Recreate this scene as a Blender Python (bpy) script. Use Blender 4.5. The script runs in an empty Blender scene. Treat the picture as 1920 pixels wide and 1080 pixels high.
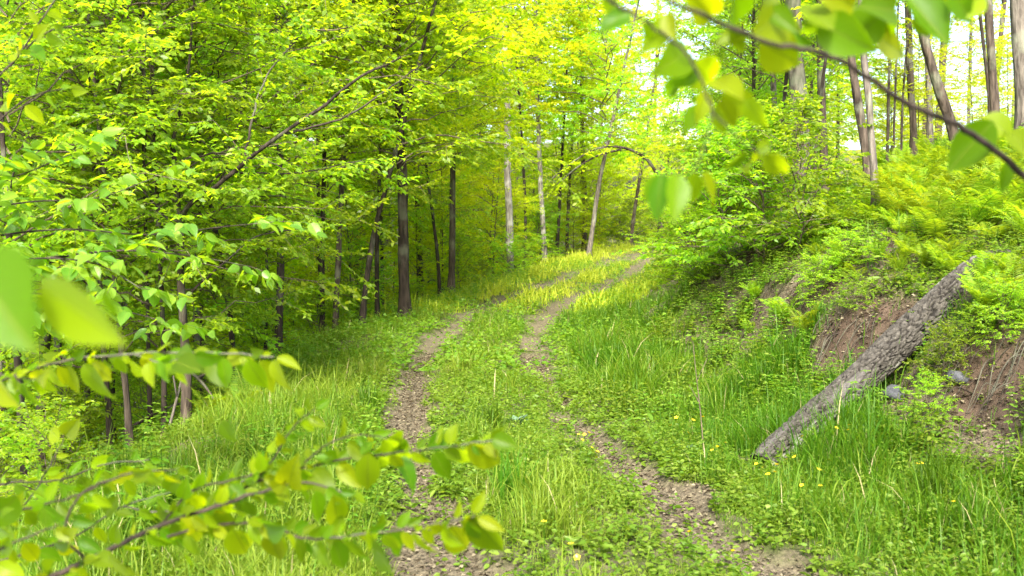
import bpy, math, random
import numpy as np
from mathutils import Vector

# ------------------------------------------------------------------ camera, sky, sun, exposure
scene = bpy.context.scene
COL = scene.collection
FPX = 1866.7                      # focal length in pixels of the 1920 px wide frame (35 mm lens)
CAM_Z, HORIZON = 1.6, 470.0
PITCH = math.atan((540 - HORIZON) / FPX)
cam_data = bpy.data.cameras.new("camera")
cam_data.lens = 35; cam_data.sensor_width = 36
cam_data.clip_start = 0.05; cam_data.clip_end = 2000
cam_data.dof.use_dof = True
cam_data.dof.focus_distance = 9.0
cam_data.dof.aperture_fstop = 3.4
cam = bpy.data.objects.new("camera", cam_data)
cam.location = (0, 0, CAM_Z); cam.rotation_euler = (math.pi / 2 - PITCH, 0, 0)
COL.objects.link(cam); scene.camera = cam

SUN_EL, SUN_AZ = math.radians(46), math.radians(-176)      # azimuth from +Y (ahead) towards +X
world = bpy.data.worlds.new("World"); scene.world = world; world.use_nodes = True
wn = world.node_tree.nodes; wl = world.node_tree.links
sky = wn.new("ShaderNodeTexSky"); sky.sky_type = 'NISHITA'; sky.sun_disc = False
sky.sun_elevation = SUN_EL; sky.sun_rotation = SUN_AZ % (2 * math.pi)
sky.air_density = 1.0; sky.dust_density = 4.0; sky.ozone_density = 0.6
wl.new(sky.outputs[0], wn["Background"].inputs[0]); wn["Background"].inputs[1].default_value = 0.15
sun_d = bpy.data.lights.new("sun", 'SUN'); sun_d.energy = 3.1; sun_d.angle = math.radians(9)
sun_d.color = (1.0, 0.95, 0.86)
sun = bpy.data.objects.new("sun", sun_d); COL.objects.link(sun)
sdir = Vector((math.sin(SUN_AZ) * math.cos(SUN_EL), math.cos(SUN_AZ) * math.cos(SUN_EL), math.sin(SUN_EL)))
sun.rotation_euler = sdir.to_track_quat('Z', 'Y').to_euler(); sun.location = sdir * 60
scene.view_settings.view_transform = 'Standard'; scene.view_settings.look = 'None'
scene.view_settings.gamma = 1.0; scene.view_settings.exposure = 2.42
scene.render.engine = 'CYCLES'
cy = scene.cycles
cy.max_bounces = 14; cy.diffuse_bounces = 10; cy.transmission_bounces = 10; cy.glossy_bounces = 2
cy.transparent_max_bounces = 4; cy.sample_clamp_indirect = 6.0; cy.use_denoising = True
cy.caustics_reflective = False; cy.caustics_refractive = False

RNG = np.random.default_rng(7)
PI = math.pi

# ------------------------------------------------------------------ helpers
def ray(px, py):
    u = (px - 960) / FPX; v = -(py - 540) / FPX
    d = np.array([u, math.cos(PITCH) + v * math.sin(PITCH), -math.sin(PITCH) + v * math.cos(PITCH)])
    return d / d[1]
def at(px, py, Y):
    return np.array([0, 0, CAM_Z]) + ray(px, py) * Y

def _h(ix, iy, seed):
    n = (ix.astype(np.int64) * 374761393 + iy.astype(np.int64) * 668265263 + seed * 1442695041) & 0xffffffff
    n = ((n ^ (n >> 13)) * 1274126177) & 0xffffffff
    return ((n ^ (n >> 16)) & 0xffff) / 65535.0
def vnoise(x, y, seed=0):
    x = np.asarray(x, float); y = np.asarray(y, float)
    ix = np.floor(x); iy = np.floor(y); fx = x - ix; fy = y - iy
    fx = fx * fx * (3 - 2 * fx); fy = fy * fy * (3 - 2 * fy)
    a = _h(ix, iy, seed); b = _h(ix + 1, iy, seed); c = _h(ix, iy + 1, seed); d = _h(ix + 1, iy + 1, seed)
    return ((a * (1 - fx) + b * fx) * (1 - fy) + (c * (1 - fx) + d * fx) * fy) * 2 - 1
def fbm(x, y, seed=0, o=3):
    r = 0; a = 1; f = 1; t = 0
    for i in range(o):
        r = r + a * vnoise(x * f, y * f, seed + i * 17); t += a; a *= .5; f *= 2.03
    return r / t
def sstep(a, b, x):
    t = np.clip((x - a) / (b - a), 0, 1); return t * t * (3 - 2 * t)
def smooth_interp(x, xp, fp):
    """cubic Hermite through the points, linear beyond"""
    xp = np.asarray(xp, float); fp = np.asarray(fp, float)
    m = np.gradient(fp, xp); x = np.asarray(x, float)
    i = np.clip(np.searchsorted(xp, x) - 1, 0, len(xp) - 2)
    h = xp[i + 1] - xp[i]; t = np.clip((x - xp[i]) / h, 0, 1)
    r = ((1 + 2 * t) * (1 - t) ** 2 * fp[i] + t * (1 - t) ** 2 * h * m[i] + t * t * (3 - 2 * t) * fp[i + 1] + t * t * (t - 1) * h * m[i + 1])
    return r + np.where(x < xp[0], (x - xp[0]) * m[0], 0) + np.where(x > xp[-1], (x - xp[-1]) * m[-1], 0)

# ------------------------------------------------------------------ the lie of the land
def road_z(Y):
    return np.interp(Y, [-10, 4.9, 7.5, 11.4, 15.6, 18, 21, 25, 32, 40, 60, 120], [-.05, 0, .1, .18, .24, .32, .46, .68, 1.1, 1.6, 2.6, 4.0])
def road_hit(px, py):
    lo, hi = 2.0, 60.0
    r = ray(px, py)[2]
    for _ in range(50):
        m = (lo + hi) / 2
        if CAM_Z + r * m > road_z(m): lo = m
        else: hi = m
    return (px - 960) / FPX * lo, lo
_L = [(850, 1080), (785, 960), (768, 860), (772, 780), (778, 720), (800, 665), (838, 622), (885, 588), (945, 562), (1010, 540), (1080, 515), (1150, 492)]
_R = [(1440, 1080), (1310, 985), (1225, 915), (1150, 850), (1085, 790), (1040, 740), (1010, 695), (998, 650), (1012, 612), (1045, 578), (1090, 556), (1140, 533), (1190, 508), (1215, 490)]
_l = np.array([road_hit(*p) for p in _L]); _r = np.array([road_hit(*p) for p in _R])
def left_rut(Y): return smooth_interp(np.minimum(Y, 38), _l[:, 1], _l[:, 0]) + np.maximum(0, np.asarray(Y) - 38) * .62
def right_rut(Y): return smooth_interp(np.minimum(Y, 36), _r[:, 1], _r[:, 0]) + np.maximum(0, np.asarray(Y) - 36) * .62
def mid(Y): return (left_rut(Y) + right_rut(Y)) / 2
def lateral(x, Y): return (x - mid(np.clip(Y, 2, 200)))

def rut_mask(x, Y):
    Yc = np.clip(Y, 2.5, 200)
    n = fbm(x * 3.1, Y * 2.2, 5) * .30
    wl_ = .215 + .13 * (1 - sstep(6, 9, Y)) + .10 * vnoise(Y * .55, Y * 0, 3); wr_ = .185 + .08 * vnoise(Y * .5, Y * 0 + 9, 4) + .05 * (1 - sstep(5, 6, Y))
    far = 1 + sstep(18, 34, Y) * .9
    a = 1 - sstep(.55, 1.25, (np.abs(x - left_rut(Yc)) + n) / (wl_ * far))
    b = 1 - sstep(.55, 1.25, (np.abs(x - right_rut(Yc)) + n) / (wr_ * far))
    return np.maximum(a, b)

def bank(s):
    return np.interp(s, [-50, 1.75, 2.2, 2.8, 3.15, 3.5, 4.6, 8, 16, 40, 90], [0, 0, .14, .5, 1.0, 1.22, 1.75, 3.1, 5.2, 6.6, 7.5])
def drop(s):
    return np.interp(s, [-90, -60, -34, -24, -18, -14, -10, -7.5, -5.2, -3.7, -2.6, -1.7, 50], [2, 1, -1.6, -3.0, -3.5, -3.6, -3.4, -2.75, -1.7, -.75, -.12, 0, 0])
def height(x, Y):
    x = np.asarray(x, float); Y = np.asarray(Y, float)
    s = lateral(x, Y)
    w = fbm(x * .45 + 3, Y * .45, 11, 3) * .55 * sstep(1.6, 3, s)
    z = road_z(Y) + bank(s + w - .2 * sstep(12, 20, Y)) * (1 - .25 * sstep(22, 40, Y))
    z = z + drop(s) * (1 - .8 * sstep(27, 42, Y))
    rough = sstep(1.3, 2.6, np.abs(s))
    z = z + fbm(x * .9, Y * .9, 21, 4) * (.04 + .13 * rough) + fbm(x * 5, Y * 5, 31, 2) * (.012 + .03 * rough)
    z = z + sstep(2.3, 2.8, s) * (1 - sstep(3.6, 4.4, s)) * (fbm(x * 9, Y * 9, 61, 3) * .07 + np.abs(fbm(x * 4, Y * 4, 67, 2)) * .08)
    z = z + 11 * sstep(58, 130, Y) + 7 * sstep(-30, -70, x)
    return z - .06 * rut_mask(x, Y)
def hit(px, py, lift=0.0):
    r = ray(px, py); Ys = np.linspace(2, 60, 1500)
    g = CAM_Z + r[2] * Ys - height(r[0] * Ys, Ys) - lift
    k = np.argmax(g < 0) if (g < 0).any() else len(Ys) - 1
    Y = Ys[k]; return np.array([r[0] * Y, Y, float(height(r[0] * Y, Y))])

# ------------------------------------------------------------------ mesh and object helpers
def mesh_from(name, V, F, mat=None, attr=None, smooth=True):
    """F: list of (n,k) index arrays"""
    me = bpy.data.meshes.new(name)
    V = np.ascontiguousarray(V, dtype=np.float32)
    me.vertices.add(len(V)); me.vertices.foreach_set("co", V.ravel())
    Fs = F if isinstance(F, list) else [F]
    Fs = [np.asarray(f, dtype=np.int32) for f in Fs if len(f)]
    loops = np.concatenate([f.ravel() for f in Fs])
    tot = np.concatenate([np.full(len(f), f.shape[1], np.int32) for f in Fs])
    start = np.concatenate([[0], np.cumsum(tot)[:-1]]).astype(np.int32)
    me.loops.add(len(loops)); me.loops.foreach_set("vertex_index", loops)
    me.polygons.add(len(tot)); me.polygons.foreach_set("loop_start", start); me.polygons.foreach_set("loop_total", tot)
    if smooth: me.polygons.foreach_set("use_smooth", np.ones(len(tot), bool))
    for k, v in (attr or {}).items():
        a = me.attributes.new(k, 'FLOAT', 'POINT'); a.data.foreach_set("value", np.ascontiguousarray(v, dtype=np.float32))
    me.update(); me.validate()
    if mat: me.materials.append(mat)
    return me
def obj(name, me, parent=None, loc=None):
    o = bpy.data.objects.new(name, me); COL.objects.link(o)
    if loc is not None: o.location = loc
    if parent: o.parent = parent
    return o
def tag(o, label, cat=None, group=None, kind=None):
    o['label'] = label
    if cat: o['category'] = cat
    if group: o['group'] = group
    if kind: o['kind'] = kind
    return o
def thing(name, label, cat, loc, group=None):
    o = bpy.data.objects.new(name, None); COL.objects.link(o); o.location = loc; o.empty_display_size = .2
    return tag(o, label, cat, group)
def copy_thing(root, loc, rz=0, sc=1.0, label=None, group=None, tilt=(0, 0)):
    r = root.copy(); COL.objects.link(r); r.location = loc; r.rotation_euler = (tilt[0], tilt[1], rz)
    r.scale = (sc, sc, sc) if np.isscalar(sc) else sc
    if label: r['label'] = label
    if group: r['group'] = group
    for ch in list(root.children):
        c = ch.copy(); COL.objects.link(c); c.parent = r
    return r

def norm(a): return a / np.maximum(np.linalg.norm(a, axis=-1, keepdims=True), 1e-9)
def tube(pts, radii, n=6, cap=False):
    pts = np.asarray(pts, float); radii = np.asarray(radii, float)
    T = norm(np.gradient(pts, axis=0))
    ref = np.array([0, 0, 1.0]) if abs(T[0][2]) < .8 else np.array([1.0, 0, 0])
    A = norm(np.cross(T, ref)); B = np.cross(T, A)
    th = np.linspace(0, 2 * PI, n, endpoint=False)
    V = pts[:, None, :] + radii[:, None, None] * (np.cos(th)[None, :, None] * A[:, None, :] + np.sin(th)[None, :, None] * B[:, None, :])
    m = len(pts); i = np.arange(m - 1)[:, None] * n; j = np.arange(n)[None, :]; j2 = (j + 1) % n
    F = np.stack([i + j, i + j2, i + n + j2, i + n + j], -1).reshape(-1, 4)
    return V.reshape(-1, 3), F
class Tubes:
    def __init__(s): s.V = []; s.F = []; s.k = 0
    def add(s, pts, radii, n=6):
        v, f = tube(pts, radii, n); s.V.append(v); s.F.append(f + s.k); s.k += len(v)
    def mesh(s, name, mat): return mesh_from(name, np.concatenate(s.V), np.concatenate(s.F), mat)
def resample(pts, n):
    pts = np.asarray(pts, float); d = np.concatenate([[0], np.cumsum(np.linalg.norm(np.diff(pts, axis=0), axis=1))])
    t = np.linspace(0, d[-1], n)
    return np.stack([smooth_interp(t, d, pts[:, k]) if len(pts) > 2 else np.interp(t, d, pts[:, k]) for k in range(3)], -1)

# leaf templates: x along the leaf, y across, z up
T_QUAD = (np.array([(0, 0, 0), (.45, .5, .09), (1, 0, -.12), (.45, -.5, .09)], float), np.array([(0, 1, 2, 3)]))
def _leaf_tpl():
    ts = [0, .07, .18, .32, .48, .63, .77, .89, 1]; hw = [0, .24, .41, .49, .48, .40, .26, .11, 0]
    V = [(0, 0, 0)]; F = []
    for t, w in list(zip(ts, hw))[1:-1]:
        z = -.16 * t * t + .012 * math.sin(t * 21)
        V += [(t, w, z + w * .16), (t, 0, z), (t, -w, z + w * .16)]
    V.append((1, 0, -.17)); n = len(ts) - 2
    F += [(0, 2, 1), (0, 3, 2)]
    for i in range(n - 1):
        a = 1 + i * 3; b = a + 3
        F += [(a, a + 1, b + 1), (a, b + 1, b), (a + 1, a + 2, b + 2), (a + 1, b + 2, b + 1)]
    a = 1 + (n - 1) * 3; e = len(V) - 1
    F += [(a, a + 1, e), (a + 1, a + 2, e)]
    return np.array(V, float), np.array(F)
T_LEAF = _leaf_tpl()
T_HEX = (np.array([(0, 0, 0), (.28, .42, .07), (.68, .38, .03), (1, 0, -.14), (.68, -.38, .03), (.28, -.42, .07), (.5, 0, -.03)], float),
         np.array([(0, 6, 1), (1, 6, 2), (2, 6, 3), (3, 6, 4), (4, 6, 5), (5, 6, 0)]))
def leaf_arrays(pos, d, nrm, L, W, tpl):
    TV, TF = tpl
    x = norm(d); y = norm(np.cross(nrm, x)); z = np.cross(x, y)
    V = pos[:, None, :] + L[:, None, None] * TV[None, :, 0, None] * x[:, None] + W[:, None, None] * TV[None, :, 1, None] * y[:, None] + L[:, None, None] * TV[None, :, 2, None] * z[:, None]
    F = TF[None] + (np.arange(len(pos)) * len(TV))[:, None, None]
    return V.reshape(-1, 3), F.reshape(-1, TF.shape[1]), len(TV)
def leaves_mesh(name, pos, d, nrm, L, W, mat, tpl, rnd=None, rng=RNG):
    V, F, k = leaf_arrays(pos, d, nrm, L, W, tpl)
    r = rng.random(len(pos)) if rnd is None else rnd
    A_ = {"rnd": np.repeat(r, k)}
    if tpl is T_LEAF: A_["leaf_x"] = np.tile(tpl[0][:, 0], len(pos)); A_["leaf_y"] = np.tile(tpl[0][:, 1], len(pos))
    return mesh_from(name, V, F, mat, A_, smooth=tpl is not T_QUAD)

# ------------------------------------------------------------------ materials
def new_mat(name):
    m = bpy.data.materials.new(name); m.use_nodes = True
    nt = m.node_tree; nt.nodes.clear()
    return m, nt.nodes, nt.links
def ramp(nodes, stops):
    r = nodes.new("ShaderNodeValToRGB"); e = r.color_ramp.elements
    while len(e) < len(stops): e.new(.5)
    for k, (p, c) in enumerate(stops): e[k].position = p; e[k].color = (*c, 1)
    return r
def leaf_material(name, cols, trans, mixf=.5, rough=.42, obj_var=.25, spec=.16, veins=False):
    m, N, L = new_mat(name)
    out = N.new("ShaderNodeOutputMaterial"); mix = N.new("ShaderNodeMixShader"); mix.inputs[0].default_value = mixf
    at_ = N.new("ShaderNodeAttribute"); at_.attribute_name = "rnd"
    r1 = ramp(N, [(0, cols[0]), (.5, cols[1]), (1, cols[2])] if len(cols) == 3 else [(0, cols[0]), (.5, cols[1]), (.94, cols[2]), (.97, cols[3])]); r2 = ramp(N, [(0, trans[0]), (.5, trans[1]), (1, trans[2])])
    oi = N.new("ShaderNodeObjectInfo"); mr = N.new("ShaderNodeMapRange"); mr.inputs[3].default_value = 1 - obj_var; mr.inputs[4].default_value = 1 + obj_var
    L.new(oi.outputs["Random"], mr.inputs[0])
    hs1 = N.new("ShaderNodeHueSaturation"); hs2 = N.new("ShaderNodeHueSaturation")
    mh = N.new("ShaderNodeMapRange"); mh.inputs[3].default_value = .487; mh.inputs[4].default_value = .52
    L.new(oi.outputs["Random"], mh.inputs[0])
    for r, h in ((r1, hs1), (r2, hs2)):
        L.new(at_.outputs["Fac"], r.inputs[0]); L.new(r.outputs[0], h.inputs["Color"])
        L.new(mr.outputs[0], h.inputs["Value"]); L.new(mh.outputs[0], h.inputs["Hue"])
    p = N.new("ShaderNodeBsdfPrincipled"); p.inputs["Roughness"].default_value = rough; p.inputs["Specular IOR Level"].default_value = spec
    t = N.new("ShaderNodeBsdfTranslucent")
    L.new(hs1.outputs[0], p.inputs["Base Color"]); L.new(hs2.outputs[0], t.inputs["Color"])
    L.new(p.outputs[0], mix.inputs[1]); L.new(t.outputs[0], mix.inputs[2]); L.new(mix.outputs[0], out.inputs[0])
    if veins:
        def mth(op, a, b=None):
            n_ = N.new("ShaderNodeMath"); n_.operation = op
            for q, w in enumerate((a, b)):
                if w is None: continue
                if isinstance(w, (int, float)): n_.inputs[q].default_value = w
                else: L.new(w, n_.inputs[q])
            return n_.outputs[0]
        ax_ = N.new("ShaderNodeAttribute"); ax_.attribute_name = "leaf_x"; ay_ = N.new("ShaderNodeAttribute"); ay_.attribute_name = "leaf_y"
        ab = mth('ABSOLUTE', ay_.outputs["Fac"])
        fr = mth('FRACT', mth('MULTIPLY', mth('SUBTRACT', ax_.outputs["Fac"], mth('MULTIPLY', ab, .75)), 8.0))
        side = mth('LESS_THAN', fr, .13); rib = mth('LESS_THAN', ab, .022)
        v_ = mth('MINIMUM', mth('ADD', mth('MULTIPLY', side, .55), rib), 1.0)
        for h, tgt, c_, f_ in ((hs1, p.inputs["Base Color"], (.16, .21, .02, 1), .5), (hs2, t.inputs["Color"], (.10, .17, .002, 1), .6)):
            x_ = N.new("ShaderNodeMix"); x_.data_type = 'RGBA'; x_.inputs["B"].default_value = c_
            L.new(mth('MULTIPLY', v_, f_), x_.inputs["Factor"]); L.new(h.outputs[0], x_.inputs["A"]); L.new(x_.outputs["Result"], tgt)
        bp = N.new("ShaderNodeBump"); bp.inputs["Strength"].default_value = .35; bp.inputs["Distance"].default_value = .003; bp.invert = True
        L.new(fr, bp.inputs["Height"]); L.new(bp.outputs[0], p.inputs["Normal"]); L.new(bp.outputs[0], t.inputs["Normal"])
    return m
M = {}
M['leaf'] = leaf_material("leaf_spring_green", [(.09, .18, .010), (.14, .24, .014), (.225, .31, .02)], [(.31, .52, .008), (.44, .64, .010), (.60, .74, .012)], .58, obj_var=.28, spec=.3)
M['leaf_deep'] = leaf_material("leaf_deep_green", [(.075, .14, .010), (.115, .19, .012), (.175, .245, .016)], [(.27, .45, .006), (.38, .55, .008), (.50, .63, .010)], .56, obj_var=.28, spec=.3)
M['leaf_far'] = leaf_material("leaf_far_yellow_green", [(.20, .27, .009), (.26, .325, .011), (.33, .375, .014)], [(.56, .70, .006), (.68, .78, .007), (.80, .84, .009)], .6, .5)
M['leaf_near'] = leaf_material("leaf_near_glossy", [(.035, .085, .001), (.075, .13, .002), (.15, .20, .002)], [(.16, .31, .001), (.30, .44, .0015), (.54, .58, .002)], .58, .42, .12, .14, True)  # wide dark-to-yellow spread paints backlight contrast into the leaf colours
M['leaf_fresh'] = leaf_material("leaf_fresh_cool_green", [(.05, .12, .008), (.085, .165, .014), (.15, .225, .02)], [(.22, .40, .004), (.34, .50, .006), (.48, .60, .008)], .52, .38, .1, .3, True)
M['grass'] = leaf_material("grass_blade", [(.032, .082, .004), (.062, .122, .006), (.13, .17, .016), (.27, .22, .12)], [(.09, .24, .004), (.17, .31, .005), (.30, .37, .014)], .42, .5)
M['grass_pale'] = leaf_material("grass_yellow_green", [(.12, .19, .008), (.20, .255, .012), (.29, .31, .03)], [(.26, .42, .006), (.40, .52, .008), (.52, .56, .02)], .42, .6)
M['herb'] = leaf_material("herb_leaf", [(.05, .115, .007), (.085, .15, .012), (.14, .19, .025)], [(.18, .34, .008), (.25, .39, .012), (.34, .43, .025)], .42, .45)
M['fern'] = leaf_material("fern_leaf", [(.09, .17, .008), (.13, .21, .010), (.17, .24, .014)], [(.28, .44, .006), (.38, .50, .008), (.46, .54, .010)], .5, .5)
M['glaucous'] = leaf_material("glaucous_leaf", [(.07, .125, .075), (.09, .15, .095), (.11, .17, .115)], [(.1, .17, .07), (.12, .2, .09), (.15, .22, .1)], .2, .55)
M['litter'] = leaf_material("dead_leaf", [(.038, .028, .019), (.088, .074, .047), (.19, .165, .105)], [(.12, .07, .04), (.2, .12, .07), (.3, .2, .12)], .2, .6)

def bark(name, dark, light, scale=1.0, pale=0.0, lichen=0.0):
    m, N, L = new_mat(name)
    out = N.new("ShaderNodeOutputMaterial"); p = N.new("ShaderNodeBsdfPrincipled"); p.inputs["Roughness"].default_value = .9
    p.inputs["Specular IOR Level"].default_value = .15
    tc = N.new("ShaderNodeTexCoord"); mp = N.new("ShaderNodeMapping"); mp.inputs["Scale"].default_value = (14 * scale, 14 * scale, 2.6 * scale)
    n1 = N.new("ShaderNodeTexNoise"); n1.inputs["Detail"].default_value = 6; n1.inputs["Scale"].default_value = 1.6
    L.new(tc.outputs["Object"], mp.inputs[0]); L.new(mp.outputs[0], n1.inputs["Vector"])
    r = ramp(N, [(.32, dark), (.68, light)]); L.new(n1.outputs["Fac"], r.inputs[0])
    col = r.outputs[0]
    n2 = N.new("ShaderNodeTexNoise"); n2.inputs["Scale"].default_value = 1.8; n2.inputs["Detail"].default_value = 5
    L.new(tc.outputs["Object"], n2.inputs["Vector"])
    if pale or lichen:
        r2 = ramp(N, [(.52, (0, 0, 0)), (.60, (1, 1, 1))]); L.new(n2.outputs["Fac"], r2.inputs[0])
        mx = N.new("ShaderNodeMix"); mx.data_type = 'RGBA'; mx.inputs["B"].default_value = (.36, .35, .31, 1) if pale else (.20, .22, .15, 1)
        mm = N.new("ShaderNodeMath"); mm.operation = 'MULTIPLY'; mm.inputs[1].default_value = max(pale, lichen)
        L.new(r2.outputs[0], mm.inputs[0]); L.new(mm.outputs[0], mx.inputs["Factor"]); L.new(col, mx.inputs["A"]); col = mx.outputs["Result"]
    L.new(col, p.inputs["Base Color"])
    b = N.new("ShaderNodeBump"); b.inputs["Strength"].default_value = 1.0; b.inputs["Distance"].default_value = .035
    L.new(n1.outputs["Fac"], b.inputs["Height"]); L.new(b.outputs[0], p.inputs["Normal"]); L.new(p.outputs[0], out.inputs[0])
    return m
M['bark_dark'] = bark("bark_dark_brown", (.009, .007, .005), (.045, .034, .026), lichen=.25)
M['bark_brown'] = bark("bark_grey_brown", (.02, .015, .011), (.09, .07, .053), lichen=.35)
M['bark_grey'] = bark("bark_grey", (.038, .032, .026), (.14, .123, .10), lichen=.45)
M['bark_pale'] = bark("bark_pale_birch", (.07, .06, .05), (.27, .25, .215), .8, pale=.7)
M['twig'] = bark("twig_bark", (.05, .042, .026), (.16, .13, .085), 3)

def ground_material(name, rut):
    m, N, L = new_mat(name)
    out = N.new("ShaderNodeOutputMaterial"); p = N.new("ShaderNodeBsdfPrincipled"); p.inputs["Roughness"].default_value = .95; p.inputs["Specular IOR Level"].default_value = .1
    g = N.new("ShaderNodeNewGeometry")
    def noise(sc, det=5, rough=.6):
        n = N.new("ShaderNodeTexNoise"); n.inputs["Scale"].default_value = sc; n.inputs["Detail"].default_value = det; n.inputs["Roughness"].default_value = rough
        L.new(g.outputs["Position"], n.inputs["Vector"]); return n
    def mix(f, a, b):
        x = N.new("ShaderNodeMix"); x.data_type = 'RGBA'
        L.new(f, x.inputs["Factor"]); L.new(a, x.inputs["A"]); L.new(b, x.inputs["B"]); return x.outputs["Result"]
    n_f = noise(26, 6, .75); n_m = noise(5, 5); n_l = noise(.9, 4)
    soil = ramp(N, [(.30, (.030, .025, .016)), (.5, (.088, .073, .048)), (.72, (.18, .155, .10))]); L.new(n_f.outputs["Fac"], soil.inputs[0])
    clay = ramp(N, [(.3, (.03, .021, .014)), (.7, (.085, .060, .041))]); L.new(n_m.outputs["Fac"], clay.inputs[0])
    green = ramp(N, [(.3, (.022, .03, .008)), (.7, (.055, .075, .012))]); L.new(n_f.outputs["Fac"], green.inputs[0])
    aa = {}
    for k in ("rut", "clay", "lush"):
        aa[k] = N.new("ShaderNodeAttribute"); aa[k].attribute_name = k
    c = mix(aa["clay"].outputs["Fac"], soil.outputs[0], clay.outputs[0])
    fm = N.new("ShaderNodeMath"); fm.operation = 'MULTIPLY'; L.new(aa["lush"].outputs["Fac"], fm.inputs[0])
    rm = ramp(N, [(.38, (.2, .2, .2)), (.6, (1, 1, 1))]); L.new(n_m.outputs["Fac"], rm.inputs[0]); L.new(rm.outputs[0], fm.inputs[1])
    c = mix(fm.outputs[0], c, green.outputs[0])
    L.new(c, p.inputs["Base Color"])
    b = N.new("ShaderNodeBump"); b.inputs["Strength"].default_value = .9; b.inputs["Distance"].default_value = .03
    L.new(n_f.outputs["Fac"], b.inputs["Height"]); L.new(b.outputs[0], p.inputs["Normal"]); L.new(p.outputs[0], out.inputs[0])
    return m
M['ground'] = ground_material("woodland_soil", False)

# ------------------------------------------------------------------ ground, track, river
def spread(a, b, step, grow, lo, hi):
    v = list(np.arange(a, b, step)); s = step
    x = v[-1]
    while x < hi: s *= grow; x += s; v.append(x)
    x = v[0]; s = step
    w = []
    while x > lo: s *= grow; x -= s; w.append(x)
    return np.array(w[::-1] + v)
xs = spread(-5, 8, .075, 1.1, -260, 260); ys = spread(2.5, 12, .075, 1.03, -40, 420)
X, Y_ = np.meshgrid(xs, ys)
Z = height(X, Y_)
GV = np.stack([X, Y_, Z], -1).reshape(-1, 3)
nx, ny = len(xs), len(ys)
i = np.arange(ny - 1)[:, None] * nx; j = np.arange(nx - 1)[None]
GF = np.stack([i + j, i + j + 1, i + nx + j + 1, i + nx + j], -1).reshape(-1, 4)
S_ = lateral(X, Y_)
SCARS = [(hit(px_, py_)[:2], r_) for px_, py_, r_ in ((1520, 590, .34), (1600, 612, .30), (1660, 600, .25), (1470, 585, .25), (1840, 720, .28), (1900, 730, .3), (1420, 485, .28))]
PATCHES = [(hit(px_, py_)[:2], r_) for px_, py_, r_ in ((1650, 770, .26), (1760, 790, .28), (1700, 740, .25), (1430, 630, .35), (1820, 800, .22), (1560, 660, .2), (1880, 860, .2), (1408, 876, .16), (350, 850, .3), (440, 830, .25), (1290, 950, .25), (640, 660, .5))]
def blobs(lst, x, Y):
    m_ = np.zeros_like(np.asarray(x, float)); w = .3 * fbm(np.asarray(x) * 4, np.asarray(Y) * 4, 66, 2)
    for (a_, b_), r_ in lst: m_ = np.maximum(m_, 1 - sstep(.6, 1.25, np.hypot(x - a_, (Y - b_) * .8) / r_ + w))
    return m_
def clay_mask(x, Y):
    s = lateral(x, Y)
    a = sstep(2.45, 2.8, s) * (1 - sstep(3.4, 3.9, s)) * sstep(.0, .4, fbm(x * .8 + 4, Y * .8, 77, 2)) * (1 - sstep(18, 22, Y))
    return np.maximum(.35 * a, blobs(SCARS, x, Y))
def bare_patch(x, Y):          # places where litter shows instead of plants
    s = lateral(x, Y)
    return np.clip(clay_mask(x, Y) + blobs(PATCHES, x, Y) + .7 * sstep(2.1, 2.6, s) * (1 - sstep(4.2, 5.4, s)) * sstep(.1, .4, fbm(x * 1.1, Y * 1.1 + 5, 91, 2)) * (1 - sstep(16, 22, Y)), 0, 1)
rm_ = rut_mask(X, Y_).ravel(); cm_ = clay_mask(X, Y_).ravel()
lush = (1 - np.clip(rm_ * 1.2 + bare_patch(X, Y_).ravel(), 0, 1)) * np.clip(sstep(-7, -2.5, S_) + sstep(20, 30, Y_), .35, 1).ravel()
A = {"rut": rm_, "clay": cm_, "lush": lush}
fm_ = rm_[GF].mean(1) > .5
def sub(mask):
    F = GF[mask]; u, inv = np.unique(F, return_inverse=True)
    return GV[u], inv.reshape(F.shape), {k: v[u] for k, v in A.items()}
v, f, a = sub(~fm_); g = tag(obj("ground", mesh_from("ground", v, f, M['ground'], a)), "woodland floor rising into a bank on the right and dropping away on the left", "ground", kind="structure")
v, f, a = sub(fm_); g = tag(obj("dirt_track", mesh_from("dirt_track", v, f, M['ground'], a)), "two bare brown wheel ruts curving away to the right through grass", "track", kind="structure")

m, N, L = new_mat("bright_water"); out = N.new("ShaderNodeOutputMaterial"); p = N.new("ShaderNodeBsdfPrincipled")
p.inputs["Base Color"].default_value = (.62, .66, .68, 1); p.inputs["Roughness"].default_value = .25
n = N.new("ShaderNodeTexNoise"); n.inputs["Scale"].default_value = 4; b = N.new("ShaderNodeBump"); b.inputs["Strength"].default_value = .4
L.new(n.outputs[0], b.inputs["Height"]); L.new(b.outputs[0], p.inputs["Normal"]); L.new(p.outputs[0], out.inputs[0])
yy = np.linspace(-30, 40, 30); rv = np.concatenate([np.stack([mid(np.clip(yy, 2, 30)) - 5.6, yy, 0 * yy - 2.3], -1), np.stack([mid(np.clip(yy, 2, 30)) - 25, yy, 0 * yy - 2.3], -1)])
k = np.arange(29); rf = np.stack([k, k + 1, k + 31, k + 30], -1)
tag(obj("river", mesh_from("river", rv, rf, m)), "pale bright water glimpsed through the thicket at lower left", "river", kind="structure")

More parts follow.
